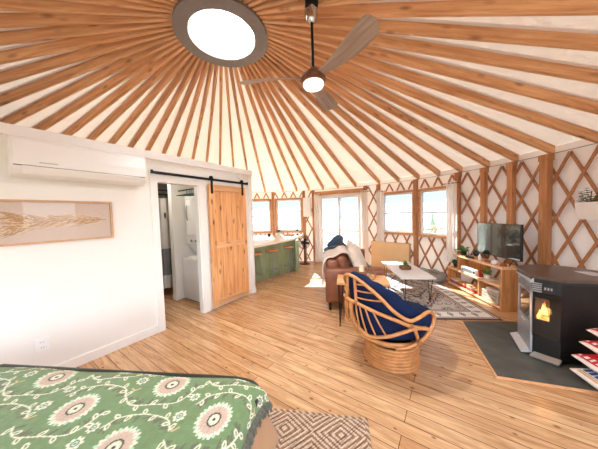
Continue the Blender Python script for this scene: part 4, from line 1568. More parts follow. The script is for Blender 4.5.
def medallion(x, y, R=0.088):
    for k in range(24):
        a = k * 2 * PI / 24
        ra.disc(x + R * 0.97 * math.cos(a), y + R * 0.97 * math.sin(a), R * 0.17, cream if k % 2 else mint, R * 0.1, a)
    ra.disc(x, y, R * 0.90, pink)
    for k in range(48):
        a = k * 2 * PI / 48
        ra.stroke([(x + R * 0.46 * math.cos(a), y + R * 0.46 * math.sin(a)), (x + R * 0.8 * math.cos(a), y + R * 0.8 * math.sin(a))], 0.0042, A3((188, 160, 140)))
    for k in range(24):
        a = (k + 0.5) * 2 * PI / 24
        ra.disc(x + R * 0.9 * math.cos(a), y + R * 0.9 * math.sin(a), R * 0.10, cream, R * 0.06, a)
    ra.disc(x, y, R * 0.43, dark); ra.disc(x, y, R * 0.34, A3((190, 200, 170)))
    for k in range(8):
        a = k * PI / 4
        ra.disc(x + R * 0.2 * math.cos(a), y + R * 0.2 * math.sin(a), R * 0.12, cream, R * 0.06, a)
    ra.disc(x, y, R * 0.1, dark)
for ci in range(-1, 6):
    for rj in range(-1, 5):
        mu, mv = U0 + 0.13 + 0.398 * ci, (0.295 if ci % 2 == 0 else 0.085) + 0.375 * rj
        # vines sweep round each medallion
        vine([(mu - 0.20, mv - 0.09), (mu - 0.15, mv - 0.145), (mu - 0.02, mv - 0.165), (mu + 0.10, mv - 0.14), (mu + 0.155, mv - 0.08)], 7)
        vine([(mu + 0.19, mv + 0.12), (mu + 0.12, mv + 0.165), (mu + 0.0, mv + 0.15), (mu - 0.12, mv + 0.125), (mu - 0.16, mv + 0.06), (mu - 0.175, mv + 0.01)], 8)
        rosette(mu + 0.20, mv - 0.005, 0.034, 0.3)
        rosette(mu - 0.205, mv + 0.085, 0.028, 0.1)
        ra.stroke([(mu + 0.16, mv + 0.055), (mu + 0.18, mv + 0.075), (mu + 0.205, mv + 0.06)], 0.010, A3((200, 176, 130)))
        medallion(mu, mv)
ra.a *= (1 + 0.04 * rng.standard_normal((ra.nx, ra.ny, 1))).astype(np.float32)
ra.a = np.clip(ra.a, 0, 1)
# blanket surface: arc-length s from hem at the foot, over the edge, along the top
sarc = ra.X - U0                         # 0 at the top edge line, negative hangs down
v = ra.Y
rad = 0.075
uu = np.where(sarc > rad * 0.57, sarc, 0)
th = np.clip((rad * 0.57 - sarc) / rad, 0, PI / 2 * 0.85)
edge_u = rad * 0.57 - rad * np.sin(th)
edge_z = -rad * (1 - np.cos(th))
over = np.clip((rad * 0.57 - sarc) / rad - PI / 2 * 0.85, 0, None) * rad
u_ = np.where(sarc > rad * 0.57, sarc, edge_u - over * math.cos(PI / 2 * 0.85))
z_ = np.where(sarc > rad * 0.57, 0, edge_z - over * math.sin(PI / 2 * 0.85))
side = np.exp(-(v / 0.03) ** 2) * 0.016 + np.exp(-((v / 0.14) ** 2)) * 0.006
u_ = u_ + 0.06 * (1 - np.exp(-v / 0.13)) * np.exp(-np.clip(sarc, 0, None) / 0.25)
wob = 0.006 * np.sin(9 * u_ + 3 * v) * np.sin(7 * v + 1)
P = np.zeros((ra.nx, ra.ny, 3))
vv = v + 0.04 * np.exp(-(np.clip(sarc, -0.05, None) / 0.10) ** 2) * np.exp(-v / 0.09)
P[..., 0] = OC.x + BU.x * u_ + BV.x * vv
P[..., 1] = OC.y + BU.y * u_ + BV.y * vv
P[..., 2] = BZ + 0.008 + z_ - side + wob
# round the far corner of the blanket in plan
bl = grid_object('blanket', P, 'blanket', ra.a, bed)
bl['label'] = 'green woven blanket with cream medallions and vines'
# hem fringe at the foot
bm = BM()
for i in range(230):
    vq = BW * (i + 0.5) / 230
    j = min(ra.ny - 1, int(vq / res))
    p = Vector(P[0, j])
    for _ in range(2):
        a = p + BV * random.uniform(-0.004, 0.004)
        e = a + Vector((0, 0, -random.uniform(0.035, 0.06))) - BU * random.uniform(0.01, 0.028) + BV * random.uniform(-0.012, 0.012)
        tube(bm, [a, (a + e) / 2 - BU * 0.006, e], 0.0035, 5)
obj('fringe', bm, 'fringe', bed)

# ================================================================ RATTAN SWIVEL CHAIR
CA, CB, CPH = 0.49, 0.41, 0.38
ch = thing('rattan_chair', 'rattan swivel tub chair with navy cushion on a coiled base', 'chair', (0.94, 2.34, 0), CPH)
def CP(deg, z, k=1.0):
    a = math.radians(deg)
    return Vector((CA * k * math.cos(a), CB * k * math.sin(a), z))
Arm = [(-180, .945), (-172, .94), (-156, .89), (-140, .80), (-125, .68), (-112, .605), (-104, .595), (-93, .625), (-83, .64), (-74, .585), (-76, .50), (-88, .43), (-98, .385)]
full = [CP(a, z) for a, z in Arm[::-1]] + [CP(-a, z) for a, z in Arm[1:]]
bm = BM(); tube(bm, smooth_pts(full, 6), 0.0165, 10); obj('rim_rail', bm, 'rattan', ch, True)
Bl = [(-180, .70), (-170, .70), (-144, .66), (-122, .60), (-108, .55), (-86, .49)]
fb = [CP(a, z, 1.01) for a, z in Bl[::-1]] + [CP(-a, z, 1.01) for a, z in Bl[1:]]
bm = BM(); tube(bm, smooth_pts(fb, 6), 0.0165, 10); obj('arm_rail', bm, 'rattan', ch, True)
Cl = [(-180, .47, .88), (-172, .46, .93), (-165, .45, .97), (-151, .42, .99), (-131, .45, .99), (-112, .50, .99), (-103, .515, .99), (-88, .50, .99)]
fc = [CP(a, z, k) for a, z, k in Cl[::-1]] + [CP(-a, z, k) for a, z, k in Cl[1:]]
bm = BM(); tube(bm, smooth_pts(fc, 6), 0.0165, 10); obj('lower_hoop', bm, 'rattan', ch, True)
for sg in (1, -1):
    bm = BM(); tube(bm, [CP(sg * -172, .935), CP(sg * -171, .82, 1.0), CP(sg * -170, .70)], 0.014, 8); obj('stile', bm, 'rattan', ch, True)
    bm = BM(); tube(bm, smooth_pts([CP(sg * -178, .69, 1.0), CP(sg * -179, .60, 1.0), CP(sg * -178, .52, .97), CP(sg * -170, .455, .96)], 5), 0.0155, 8); obj('stile', bm, 'rattan', ch, True)
    for a0, a1 in ((-171, -166), (-165, -156), (-157, -145), (-148, -132)):
        zt = 0.70 - max(0, a0 + 170) * 0.0016
        zb_ = 0.455 if a1 < -160 else (0.43 if a1 < -150 else 0.43)
        bm = BM(); tube(bm, smooth_pts([CP(sg * a0, zt), CP(sg * (a0 * 0.5 + a1 * 0.5), (zt + zb_) / 2, 1.0), CP(sg * a1, zb_, 0.97)], 4), 0.0075, 7); obj('slat', bm, 'rattan', ch, True)
    for z, a1 in ((0.875, -155), (0.815, -144), (0.75, -135)):
        bm = BM(); tube(bm, [CP(sg * (-171 + (a1 + 171) * i / 6), z + 0.012 * i / 6, 0.995) for i in range(7)], 0.0075, 7); obj('slat', bm, 'rattan', ch, True)
    # front stays
    bm = BM(); tube(bm, smooth_pts([CP(sg * -98, .385), CP(sg * -108, .33, .9), CP(sg * -122, .295, .8)], 5), 0.0155, 8); obj('front_stay', bm, 'rattan', ch, True)
    bm = BM(); tube(bm, smooth_pts([CP(sg * -103, .515), CP(sg * -98, .43, .95), CP(sg * -88, .35, .78), CP(sg * -75, .31, .65)], 5), 0.0155, 8); obj('front_stay', bm, 'rattan', ch, True)
# seat rings
bm = BM(); torus(bm, (0, 0, 0.335), 1.0, 0.0165, 48, 10, 0.38, 0.34); obj('seat_ring', bm, 'rattan', ch, True)
bm = BM(); torus(bm, (0, 0, 0.275), 1.0, 0.0165, 48, 10, 0.29, 0.275); obj('seat_ring', bm, 'rattan', ch, True)
bm = BM(); lathe(bm, [(0, 0.2), (0.17, 0.2), (0.17, 0.215), (0.06, 0.23), (0.06, 0.255), (0.22, 0.262), (0.22, 0.275), (0, 0.275)], 28); obj('swivel', bm, 'black_metal', ch, True)
# coiled drum
base = thing('x', 'x', 'x')
bpy.data.objects.remove(base)
for k in range(7):
    bm = BM()
    torus(bm, (0, 0, 0.017 + 0.031 * k), 0.264 - 0.003 * k, 0.0168, 48, 10)
    obj('base_coil', bm, 'rattan', ch, True)
bm = BM(); lathe(bm, [(0.0, 0.005), (0.244, 0.005), (0.232, 0.2), (0.0, 0.2)], 36); obj('base_core', bm, 'rattan_dark', ch, True)
# bindings
for sg in (1, -1):
    for a, z in ((-170, .70), (-108, .55), (-98, .385)):
        bm = BM()
        q = CP(sg * a, z, 1.005)
        d = (CP(sg * a + 2, z, 1.005) - q).normalized()
        tube(bm, [q - d * 0.022, q + d * 0.022], 0.0205, 10)
        obj('binding', bm, 'rattan_dark', ch, True)
# cushion: padded shell following the hoops, and a seat pad
bm = BM()
na, nh = 44, 10
def rimz(a):
    a = abs(a)
    xs = [0, 74, 83, 93, 104, 112, 125, 140, 156, 172, 180]
    zs_ = [0.50, .53, .58, .63, .69, .74, .81, .865, .90, .935, .94]
    return float(np.interp(a, xs, zs_))
outer, inner = [], []
for i in range(na + 1):
    a = -88 - (184) * i / na
    aa = a if a > -180 else a + 360
    zt = rimz(aa) + 0.035 + 0.018 * abs(math.sin(i * PI / 5.5))
    ro, ri = [], []
    for j in range(nh + 1):
        t = j / nh
        z = 0.36 + (zt - 0.36) * t
        ko = 0.93 - 0.20 * (1 - t) ** 1.6
        puff = 0.012 * abs(math.sin(i * PI / 5.5))
        ro.append(CP(a, z - 0.02 * (t == 1), (ko - 0.0 + puff) if t < 1 else ko - 0.06))
        ri.append(CP(a, z - 0.03 * (t == 1), (ko - 0.24 - puff * 2) if t < 1 else ko - 0.14))
    outer.append([bm.verts.new(p) for p in ro]); inner.append([bm.verts.new(p) for p in ri])
for i in range(na):
    for j in range(nh):
        bm.faces.new((outer[i][j], outer[i + 1][j], outer[i + 1][j + 1], outer[i][j + 1]))
        bm.faces.new((inner[i][j], inner[i][j + 1], inner[i + 1][j + 1], inner[i + 1][j]))
    bm.faces.new((outer[i][nh], outer[i + 1][nh], inner[i + 1][nh], inner[i][nh]))
    bm.faces.new((outer[i][0], inner[i][0], inner[i + 1][0], outer[i + 1][0]))
for i in (0, na):
    bm.faces.new([outer[i][j] for j in range(nh + 1)] + [inner[i][j] for j in range(nh, -1, -1)])
obj('back_cushion', bm, 'navy', ch, True, angle=75)
bm = BM()
lathe(bm, [(0, 0.34), (0.88, 0.34), (0.97, 0.37), (1.0, 0.42), (0.97, 0.47), (0.85, 0.495), (0, 0.50)], 40, (0.07, 0, 0), sx=0.43, sy=0.34)
obj('seat_cushion', bm, 'navy', ch, True, angle=75)

# ================================================================ SOFA
sfa = math.radians(-7.5)
sf = thing('sofa', 'brown leather sofa seen from its near arm, facing the television', 'sofa', (0.385, 3.50, 0), sfa)
# local x towards the front, y along the length (away)
SL, SDp = 2.15, 0.92
bm = BM(); rbox(bm, (SDp / 2, 0.10, 0.405), (SDp, 0.2, 0.55), 0.045, 4); obj('armrest', bm, 'leather', sf, True)
bm = BM(); rbox(bm, (SDp / 2, SL - 0.10, 0.405), (SDp, 0.2, 0.55), 0.045, 4); obj('armrest', bm, 'leather', sf, True)
bm = BM(); rbox(bm, (0.48, SL / 2, 0.23), (0.84, SL - 0.38, 0.2), 0.02, 3); obj('seat_base', bm, 'leather', sf, True)
bm = BM(); rbox(bm, (0.12, SL / 2, 0.46), (0.22, SL - 0.38, 0.66), 0.07, 5); obj('backrest', bm, 'leather', sf, True)
for k in range(2):
    y0 = 0.2 + (SL - 0.4) * k / 2
    bm = BM(); rbox(bm, (0.56, y0 + (SL - 0.4) / 4, 0.395), (0.68, (SL - 0.4) / 2 - 0.01, 0.15), 0.05, 4); obj('seat_cushion', bm, 'leather', sf, True)
    bm = BM()
    Mb = Matrix.Translation((0.3, y0 + (SL - 0.4) / 4, 0.65)) @ Matrix.Rotation(math.radians(-12), 4, 'Y')
    rbox(bm, (0, 0, 0), (0.19, (SL - 0.4) / 2 - 0.01, 0.42), 0.085, 5, Mb); obj('back_cushion', bm, 'leather', sf, True)
for x in (0.07, SDp - 0.08):
    for y in (0.07, SL - 0.07):
        bm = BM(); lathe(bm, [(0, 0), (0.02, 0), (0.028, 0.14), (0, 0.14)], 14, (x, y, 0)); obj('leg', bm, 'black_plastic', sf, True)

SM = Matrix.Translation((0.385, 3.50, 0)) @ Matrix.Rotation(sfa, 4, 'Z')
# beige throw over the sofa back
th_ = thing('throw_blanket', 'beige knitted throw draped over the near corner of the sofa back', 'blanket')
bm = BM()
def drape(bm, prof, y0, y1, ny, M, wob=0.012, th=0.014, seed=0):
    P_ = smooth_pts([Vector((x, 0, z)) for x, z in prof], 5)
    rows = []
    for i in range(ny + 1):
        y = y0 + (y1 - y0) * i / ny
        row = []
        for j, p in enumerate(P_):
            w = wob * math.sin(j * 0.7 + i * 0.9 + seed) * math.sin(i * 0.55 + seed)
            row.append(M @ Vector((p.x + w, y + 0.012 * math.sin(j * 0.5 + seed), p.z + abs(w))))
        rows.append(row)
    m = len(P_)
    add_mesh(bm, [q for r in rows for q in r], [(i * m + j, (i + 1) * m + j, (i + 1) * m + j + 1, i * m + j + 1) for i in range(ny) for j in range(m - 1)])
drape(bm, [(-0.03, 0.44), (-0.025, 0.6), (-0.012, 0.73), (0.05, 0.805), (0.13, 0.82), (0.20, 0.85), (0.28, 0.89), (0.36, 0.885), (0.415, 0.82)], 0.205, 0.95, 22, SM)
o = obj('cloth', bm, 'throw', th_, True, angle=80)
md = o.modifiers.new('thick', 'SOLIDIFY'); md.thickness = 0.018; md.offset = 1
bm = BM()
for i in range(46):
    y = 0.205 + 0.745 * (i + 0.5) / 46
    a = SM @ Vector((-0.035, y, 0.43)); e = SM @ Vector((-0.05 + random.uniform(-.012, .012), y + random.uniform(-.012, .012), 0.36))
    tube(bm, [a, e], 0.005, 5)
obj('tassel', bm, 'throw_fringe', th_)

def lean_cushion(name, label, cat, M, sx, sy, th, mat):
    bm = BM()
    pillow(bm, (0, 0, 0), sx, sy, th, None, 16)
    o = obj(name, bm, mat, smooth=True, angle=80)
    o.matrix_world = M
    return tag(o, label, cat)
# cushions lean on the back: local x sideways, local y up
def leanM(x, y, z, tilt, yaw=0.0):
    return SM @ Matrix.Translation((x, y, z)) @ Matrix.Rotation(yaw, 4, 'Z') @ Matrix.Rotation(PI / 2, 4, 'Z') @ Matrix.Rotation(PI / 2 - tilt, 4, 'X')
lean_cushion('throw_pillow', 'large cream cushion leaning on the sofa back next to the throw', 'cushion', leanM(0.565, 0.50, 0.735, 0.40, -0.3), 0.56, 0.54, 0.17, 'cushion_cream')
lean_cushion('throw_pillow', 'cream cushion on the sofa behind the nearest cream cushion', 'cushion', leanM(0.55, 1.06, 0.74, 0.35, -0.05), 0.5, 0.54, 0.16, 'cushion_cream')
lean_cushion('throw_pillow', 'navy cushion on the sofa against the far arm', 'cushion', leanM(0.66, 1.78, 0.66, 0.35, 0.3), 0.44, 0.42, 0.15, 'navy')
nb = thing('folded_throw', 'dark blue throw bundled on top of the sofa back', 'blanket')
bm = BM()
drape(bm, [(-0.025, 0.62), (-0.02, 0.74), (0.06, 0.81), (0.16, 0.84), (0.26, 0.895), (0.36, 0.89), (0.43, 0.82), (0.47, 0.7)], 1.2, 1.66, 22, SM, 0.022, 0.02, 2)
o = obj('cloth', bm, 'navy_throw', nb, True, angle=80)
md = o.modifiers.new('thick', 'SOLIDIFY'); md.thickness = 0.03; md.offset = 1
bm = BM()
tube(bm, smooth_pts([SM @ Vector(v) for v in ((0.04, 1.22, 0.87), (0.14, 1.24, 0.94), (0.24, 1.32, 1.0), (0.3, 1.42, 1.0), (0.28, 1.52, 0.97), (0.18, 1.6, 0.93), (0.08, 1.62, 0.87))], 6), [0.03 + 0.055 * math.sin(PI * k_ / 36) for k_ in range(37)], 12)
obj('fold', bm, 'navy_throw', nb, True)

# ================================================================ SIDE TABLE
def hairpin(bm, x, y, z, dx, dy, spread=0.05, r=0.0055):
    """V of steel rod: from the plate down to the foot"""
    foot = Vector((x + dx, y + dy, 0.006))
    a = Vector((x - spread * (1 if abs(dx) >= 0 else 1), y, z)); b = Vector((x + spread, y, z))
    tube(bm, smooth_pts([a, a.lerp(foot, 0.9), foot + Vector((0, 0, 0.0)), b.lerp(foot, 0.9), b], 4), r, 7)
sta = math.radians(-12)
stb = thing('side_table', 'wooden side table on black hairpin legs between sofa and rattan chair', 'side table', (0.482, 2.98, 0), sta)
bm = BM(); rbox(bm, (0.34, 0.20, 0.608), (0.68, 0.42, 0.03), 0.005, 2); obj('tabletop', bm, 'table_top', stb)
for x, y in ((0.05, 0.04), (0.63, 0.04), (0.05, 0.36), (0.63, 0.36)):
    bm = BM()
    hairpin(bm, x, y, 0.593, -0.02 if x < 0.3 else 0.02, 0, 0.032, 0.006)
    obj('leg', bm, 'black_metal', stb, True)
STM = Matrix.Translation((0.482, 2.98, 0)) @ Matrix.Rotation(sta, 4, 'Z')
q = Vector((0.86, 3.17, 0.624))
ty = thing('round_tray', 'round wooden tray with handles on the side table', 'tray', q, sta)
bm = BM(); lathe(bm, [(0, 0), (0.185, 0), (0.2, 0.012), (0.2, 0.026), (0.188, 0.026), (0.18, 0.013), (0, 0.013)], 40); obj('plate', bm, 'tray', ty, True)
for sg in (1, -1):
    bm = BM(); tube(bm, smooth_pts([(sg * 0.185, -0.05, 0.025), (sg * 0.205, -0.04, 0.05), (sg * 0.205, 0.04, 0.05), (sg * 0.185, 0.05, 0.025)], 5), 0.007, 8); obj('handle', bm, 'rattan_dark', ty, True)
q2 = Vector((0.88, 3.20, 0.638))
cb = thing('candle_holder', 'square wooden candle holder with ivory candle on the round tray', 'candle', q2, sta)
bm = BM(); rbox(bm, (0, 0, 0.035), (0.125, 0.125, 0.07), 0.006, 2); obj('block', bm, 'crate', cb)
bm = BM(); lathe(bm, [(0, 0.07), (0.036, 0.07), (0.036, 0.15), (0.03, 0.155), (0, 0.153)], 22); obj('candle', bm, 'candle', cb, True)
q3 = Vector((0.985, 3.20, 0.638))
bm = BM()
lathe(bm, [(0, 0), (0.035, 0), (0.038, 0.01), (0.04, 0.16), (0.037, 0.16), (0.034, 0.012), (0, 0.012)], 22)
tag(obj('drinking_glass', bm, 'clear', smooth=True, loc=q3), 'tall clear glass beside the candle on the round tray', 'glass')

# ================================================================ COFFEE TABLE
cta = math.radians(-7.0)
CTO = Vector((1.665, 3.70, 0))
ct = thing('coffee_table', 'long white coffee table on dark hairpin legs on the patterned rug', 'coffee table', CTO, cta)
CTM = Matrix.Translation(CTO) @ Matrix.Rotation(cta, 4, 'Z')
bm = BM(); rbox(bm, (0.28, 0.66, 0.432), (0.56, 1.32, 0.022), 0.004, 2); obj('tabletop', bm, 'white_lam', ct)
bm = BM(); boxab(bm, (0.004, 0.004, 0.413), (0.556, 1.316, 0.421)); obj('edge_band', bm, 'stand_top', ct)
for x, y in ((0.07, 0.06), (0.49, 0.06), (0.07, 1.26), (0.49, 1.26)):
    bm = BM()
    hairpin(bm, x, y, 0.413, 0.012 if x < 0.3 else -0.012, -0.01, 0.036, 0.0058)
    for v_ in bm.verts:
        v_.co.z = max(v_.co.z, 0.0)
        v_.co.z = 0.0155 + v_.co.z * (0.413 - 0.0155) / 0.413
    obj('leg', bm, 'black_metal', ct, True)
q = CTM @ Vector((0.27, 0.60, 0.4435))
wp = thing('wooden_planter', 'small wooden box planter with a succulent on the white coffee table', 'planter', q, cta + 0.1)
bm = BM(); rbox(bm, (0, 0, 0.034), (0.17, 0.15, 0.068), 0.008, 2); obj('box', bm, 'crate', wp)
bm = BM(); boxab(bm, (-0.065, -0.055, 0.068), (0.065, 0.055, 0.073)); obj('soil', bm, 'soil', wp)
bm = BM(); leaf_clump(bm, (0, 0, 0.07), 40, 0.075, 0.05, 1.0, 0.3); obj('succulent', bm, 'leaf_light', wp)
bm = BM(); leaf_clump(bm, (0.0, 0, 0.12), 14, 0.05, 0.02, 1.2, 0.25); obj('succulent', bm, 'leaf_light', wp)

# ================================================================ TV STAND
P0 = Vector((2.985, 3.30, 0)); P1 = Vector((3.10, 4.69, 0))
uT = (P1 - P0).normalized(); LT = (P1 - P0).length
tva = math.atan2(uT.y, uT.x)
ts = thing('tv_stand', 'stepped wooden television stand with open shelves against the lattice', 'tv stand', P0, tva)
# local x along the front (away), local -y towards the wall
TM = Matrix.Translation(P0) @ Matrix.Rotation(tva, 4, 'Z')
def dep(x):
    return 0.30 - 0.12 * x / LT
def slab(x0, x1, z0, z1, inset=0.0, d0=None):
    bm = BM()
    prism(bm, [(x0, -inset), (x0, -(dep(x0))), (x1, -(dep(x1))), (x1, -inset)][::-1], z0, z1)
    return bm
TH = 0.032
obj('top_shelf', slab(0.0, 1.20, 0.635, 0.668), 'stand_top', ts)
obj('middle_shelf', slab(0.30, LT, 0.345, 0.378), 'stand_top', ts)
bm = BM(); prism(bm, [(0.03, -0.02), (0.03, -0.27), (0.30, -0.27), (0.30, -0.0)][::-1], 0.345, 0.378); obj('middle_shelf', bm, 'stand_top', ts)
obj('bottom_shelf', slab(0.03, LT - 0.02, 0.03, 0.06), 'stand_top', ts)
obj('end_panel', slab(0.0, TH, 0.0, 0.635), 'stand', ts)
obj('end_panel', slab(LT - TH, LT, 0.0, 0.345), 'stand', ts)
obj('divider', slab(0.50, 0.53, 0.06, 0.345, 0.02), 'stand', ts)
obj('divider', slab(1.06, 1.09, 0.378, 0.635, 0.02), 'stand', ts)
obj('divider', slab(0.56, 0.585, 0.378, 0.635, 0.16), 'stand', ts)
bm = BM(); prism(bm, [(0.56, -0.245), (1.06, -0.215), (1.06, -0.225), (0.56, -0.255)], 0.378, 0.635); obj('back_panel', bm, 'stand', ts)
def TP(x, y, z):
    return TM @ Vector((x, y, z))

# television
tv = thing('television', 'flat black television reflecting the room on the wooden stand', 'television', TP(-0.055, -0.225, 0), math.radians(88))
bm = BM(); rbox(bm, (0.41, 0.0, 1.035), (0.84, 0.035, 0.54), 0.006, 2); obj('bezel', bm, 'black_plastic', tv)
bm = BM(); boxab(bm, (0.003, 0.0176, 0.778), (0.817, 0.0195, 1.297)); obj('screen', bm, 'tv_screen', tv)
for x in (0.12, 0.70):
    bm = BM()
    tube(bm, [(x, 0.07, 0.676), (x, 0.0, 0.77), (x, -0.055, 0.676)], 0.008, 8)
    obj('foot', bm, 'black_plastic', tv, True)

# things on the stand
def potted(name, label, loc, pot_r, pot_h, mat_pot, leafmat, n, size, spread, up=0.7, thin=0.3):
    t = thing(name, label, 'plant', loc)
    bm = BM(); lathe(bm, [(0, 0), (pot_r * 0.75, 0), (pot_r, pot_h), (pot_r * 0.88, pot_h), (pot_r * 0.8, pot_h * 0.85), (0, pot_h * 0.85)], 20); obj('pot', bm, mat_pot, t, True)
    bm = BM(); leaf_clump(bm, (0, 0, pot_h * 0.85), n, size, spread, up, thin); obj('foliage', bm, leafmat, t)
    return t
potted('potted_plant', 'bushy plant in a black pot at the far end of the stand top', TP(1.05, -0.11, 0.668), 0.055, 0.08, 'black_plastic', 'leaf', 50, 0.11, 0.14, 0.6)
potted('potted_plant', 'small green plant on the low far shelf beside the curtain', TP(1.27, -0.10, 0.378), 0.045, 0.07, 'black_plastic', 'leaf', 36, 0.09, 0.09, 0.9)
potted('potted_plant', 'pale green plant in a white pot on the middle shelf', TP(0.43, -0.10, 0.378), 0.05, 0.07, 'clay_white', 'leaf_light', 40, 0.09, 0.08, 0.9)
bm = BM(); torus(bm, (0, 0, 0), 0.05, 0.005, 24, 6)
o = obj('wire_ornament', bm, 'black_metal', smooth=True)
o.matrix_world = TM @ Matrix.Translation((0.93, -0.10, 0.723)) @ Matrix.Rotation(PI / 2, 4, 'X')
tag(o, 'thin black wire ring ornament beside the bushy plant on the stand', 'ornament')
sp = thing('round_lamp', 'black round ornament on a wooden foot before the television', 'ornament', TP(0.66, -0.085, 0.668))
bm = BM(); lathe(bm, [(0, 0), (0.045, 0), (0.04, 0.03), (0.02, 0.05), (0, 0.05)], 20); obj('foot', bm, 'stand', sp, True)
bm = BM(); lathe(bm, [(0, 0.04), (0.035, 0.05), (0.055, 0.085), (0.05, 0.125), (0.025, 0.15), (0, 0.152)], 24); obj('ball', bm, 'black_plastic', sp, True)
bm = BM(); rbox(bm, (0, 0, 0.014), (0.17, 0.09, 0.028), 0.006, 2)
tag(obj('media_box', bm, 'black_plastic', loc=TP(0.74, -0.05, 0.668) , rz=tva + 0.15), 'flat black media box at the front of the stand top', 'media box')
bm = BM(); lathe(bm, [(0, 0), (0.022, 0), (0.024, 0.07), (0.008, 0.085), (0.008, 0.11), (0, 0.112)], 16)
tag(obj('pump_bottle', bm, 'white_plastic', smooth=True, loc=TP(0.56, -0.07, 0.668)), 'small white bottle right of the round black ornament', 'bottle')
bm = BM(); lathe(bm, [(0, 0), (0.03, 0), (0.048, 0.03), (0.042, 0.06), (0.02, 0.075), (0, 0.075)], 20)
tag(obj('glass_ornament', bm, 'white_lam', smooth=True, loc=TP(0.22, -0.06, 0.668)), 'white rounded ornament near the right front of the stand top', 'ornament')
bm = BM(); lathe(bm, [(0, 0), (0.04, 0), (0.045, 0.02), (0.03, 0.045), (0, 0.05)], 16)
tag(obj('copper_bowl', bm, 'copper', smooth=True, loc=TP(0.10, -0.10, 0.668)), 'small copper bowl at the near end of the stand top', 'bowl')
bm = BM(); rbox(bm, (0, 0, 0.014), (0.16, 0.042, 0.028), 0.006, 2)
tag(obj('wooden_ornament', bm, 'copper', loc=TP(0.36, -0.09, 0.668), rz=tva + 0.2), 'reddish brown bar lying below the television', 'ornament')

# white radio on the middle shelf
rdq = thing('radio', 'long white and black radio on the middle shelf of the stand', 'radio', TP(0.79, -0.055, 0.378), tva)
bm = BM(); rbox(bm, (0, 0, 0.05), (0.40, 0.075, 0.1), 0.01, 2); obj('body', bm, 'white_plastic', rdq)
bm = BM(); boxab(bm, (-0.12, 0.0375, 0.02), (0.16, 0.0405, 0.08)); obj('grille', bm, plain('grey_grille', (120, 120, 120), 0.6), rdq)
bm = BM(); boxab(bm, (-0.19, 0.0375, 0.03), (-0.14, 0.0405, 0.075)); obj('speaker', bm, 'black_plastic', rdq)
bm = BM(); rbox(bm, (0, 0, 0.06), (0.03, 0.13, 0.12), 0.004, 2)
tag(obj('red_book', bm, 'magazine_red', loc=TP(0.535, -0.10, 0.378), rz=tva), 'red book standing beside the pale green plant', 'book')
bm = BM(); rbox(bm, (0, 0, 0.006), (0.17, 0.13, 0.012), 0.003, 2)
tag(obj('white_saucer', bm, 'clay_white', loc=TP(0.38, -0.085, 0.378 - 0.0005), rz=tva), 'flat white tray under the pale green plant pot', 'tray')
# lift the pot on the tray
for o in bpy.data.objects:
    if o.get('label', '') == 'pale green plant in a white pot on the middle shelf':
        o.location.z += 0.0125
# magazines in the low shelf
mg = [(1.24, 0.0, 0.10, 'magazine_blue', 'blue magazine at the bottom of the far pile', 'b'), (1.23, 1, 0.14, 'magazine_red', 'red magazine on the far pile', 'b'),
      (1.25, 2, -0.1, 'magazine_cream', 'cream magazine topping the far pile', 'b'),
      (1.00, 0, 0.0, 'magazine_red', 'red magazine at the bottom of the middle pile', 'b'), (1.0, 1, 0.12, 'magazine_red', 'red folder second in the middle pile', 'b'), (0.99, 2, -0.05, 'magazine_tan', 'tan folder topping the middle pile', 'b'),
      (0.72, 0, 0.05, 'magazine_red', 'red book at the bottom of the near pile', 'b'), (0.73, 1, -0.06, 'magazine_red', 'red book second in the near pile', 'b'),
      (0.72, 2, 0.1, 'magazine_cream', 'cream book third in the near pile', 'b'), (0.73, 3, 0.0, 'magazine_tan', 'tan book topping the near pile', 'b')]
for x, lv, rr_, mt, lab, _ in mg:
    t = 0.026
    bm = BM()
    rbox(bm, (0, 0, t / 2), (0.21, 0.15, t - 0.001), 0.003, 2)
    tag(obj('magazine', bm, mt, loc=TP(x, -0.10, 0.0605 + lv * t), rz=tva + rr_), lab + ' on the bottom shelf', 'magazine', 'magazines on the bottom shelf')
# crate with folded things in the near bay
ck = thing('storage_crate', 'small slatted crate holding pale folded things in the stand', 'crate', TP(0.27, -0.11, 0.0605), tva)
bm = BM()
for z in (0.02, 0.07, 0.12):
    for a, b in (((-0.17, 0.075, z), (0.17, 0.085, z + 0.035)), ((-0.17, -0.085, z), (0.17, -0.075, z + 0.035)), ((-0.17, -0.075, z), (-0.16, 0.075, z + 0.035)), ((0.16, -0.075, z), (0.17, 0.075, z + 0.035))):
        boxab(bm, a, b)
for sx in (-1, 1):
    for sy in (-1, 1):
        box(bm, (sx * 0.15, sy * 0.065, 0.08), (0.02, 0.02, 0.16))
boxab(bm, (-0.16, -0.075, 0.0), (0.16, 0.075, 0.012))
obj('slat_frame', bm, plain('greyed_crate', (196, 176, 156), 0.7, var=0.15), ck)
for k in range(3):
    bm = BM(); rbox(bm, (0, 0, 0), (0.27, 0.12, 0.062), 0.025, 3)
    tag(obj('folded_cloth', bm, ('cushion_cream', 'shower_grey', 'throw')[k], smooth=True, loc=TP(0.27, -0.11, 0.0605 + 0.046 + 0.063 * k), rz=tva),
        ('cream folded cloth at the bottom of the crate', 'grey folded cloth in the middle of the crate', 'beige folded cloth on top in the crate')[k], 'cloth', 'folded cloths in the crate')

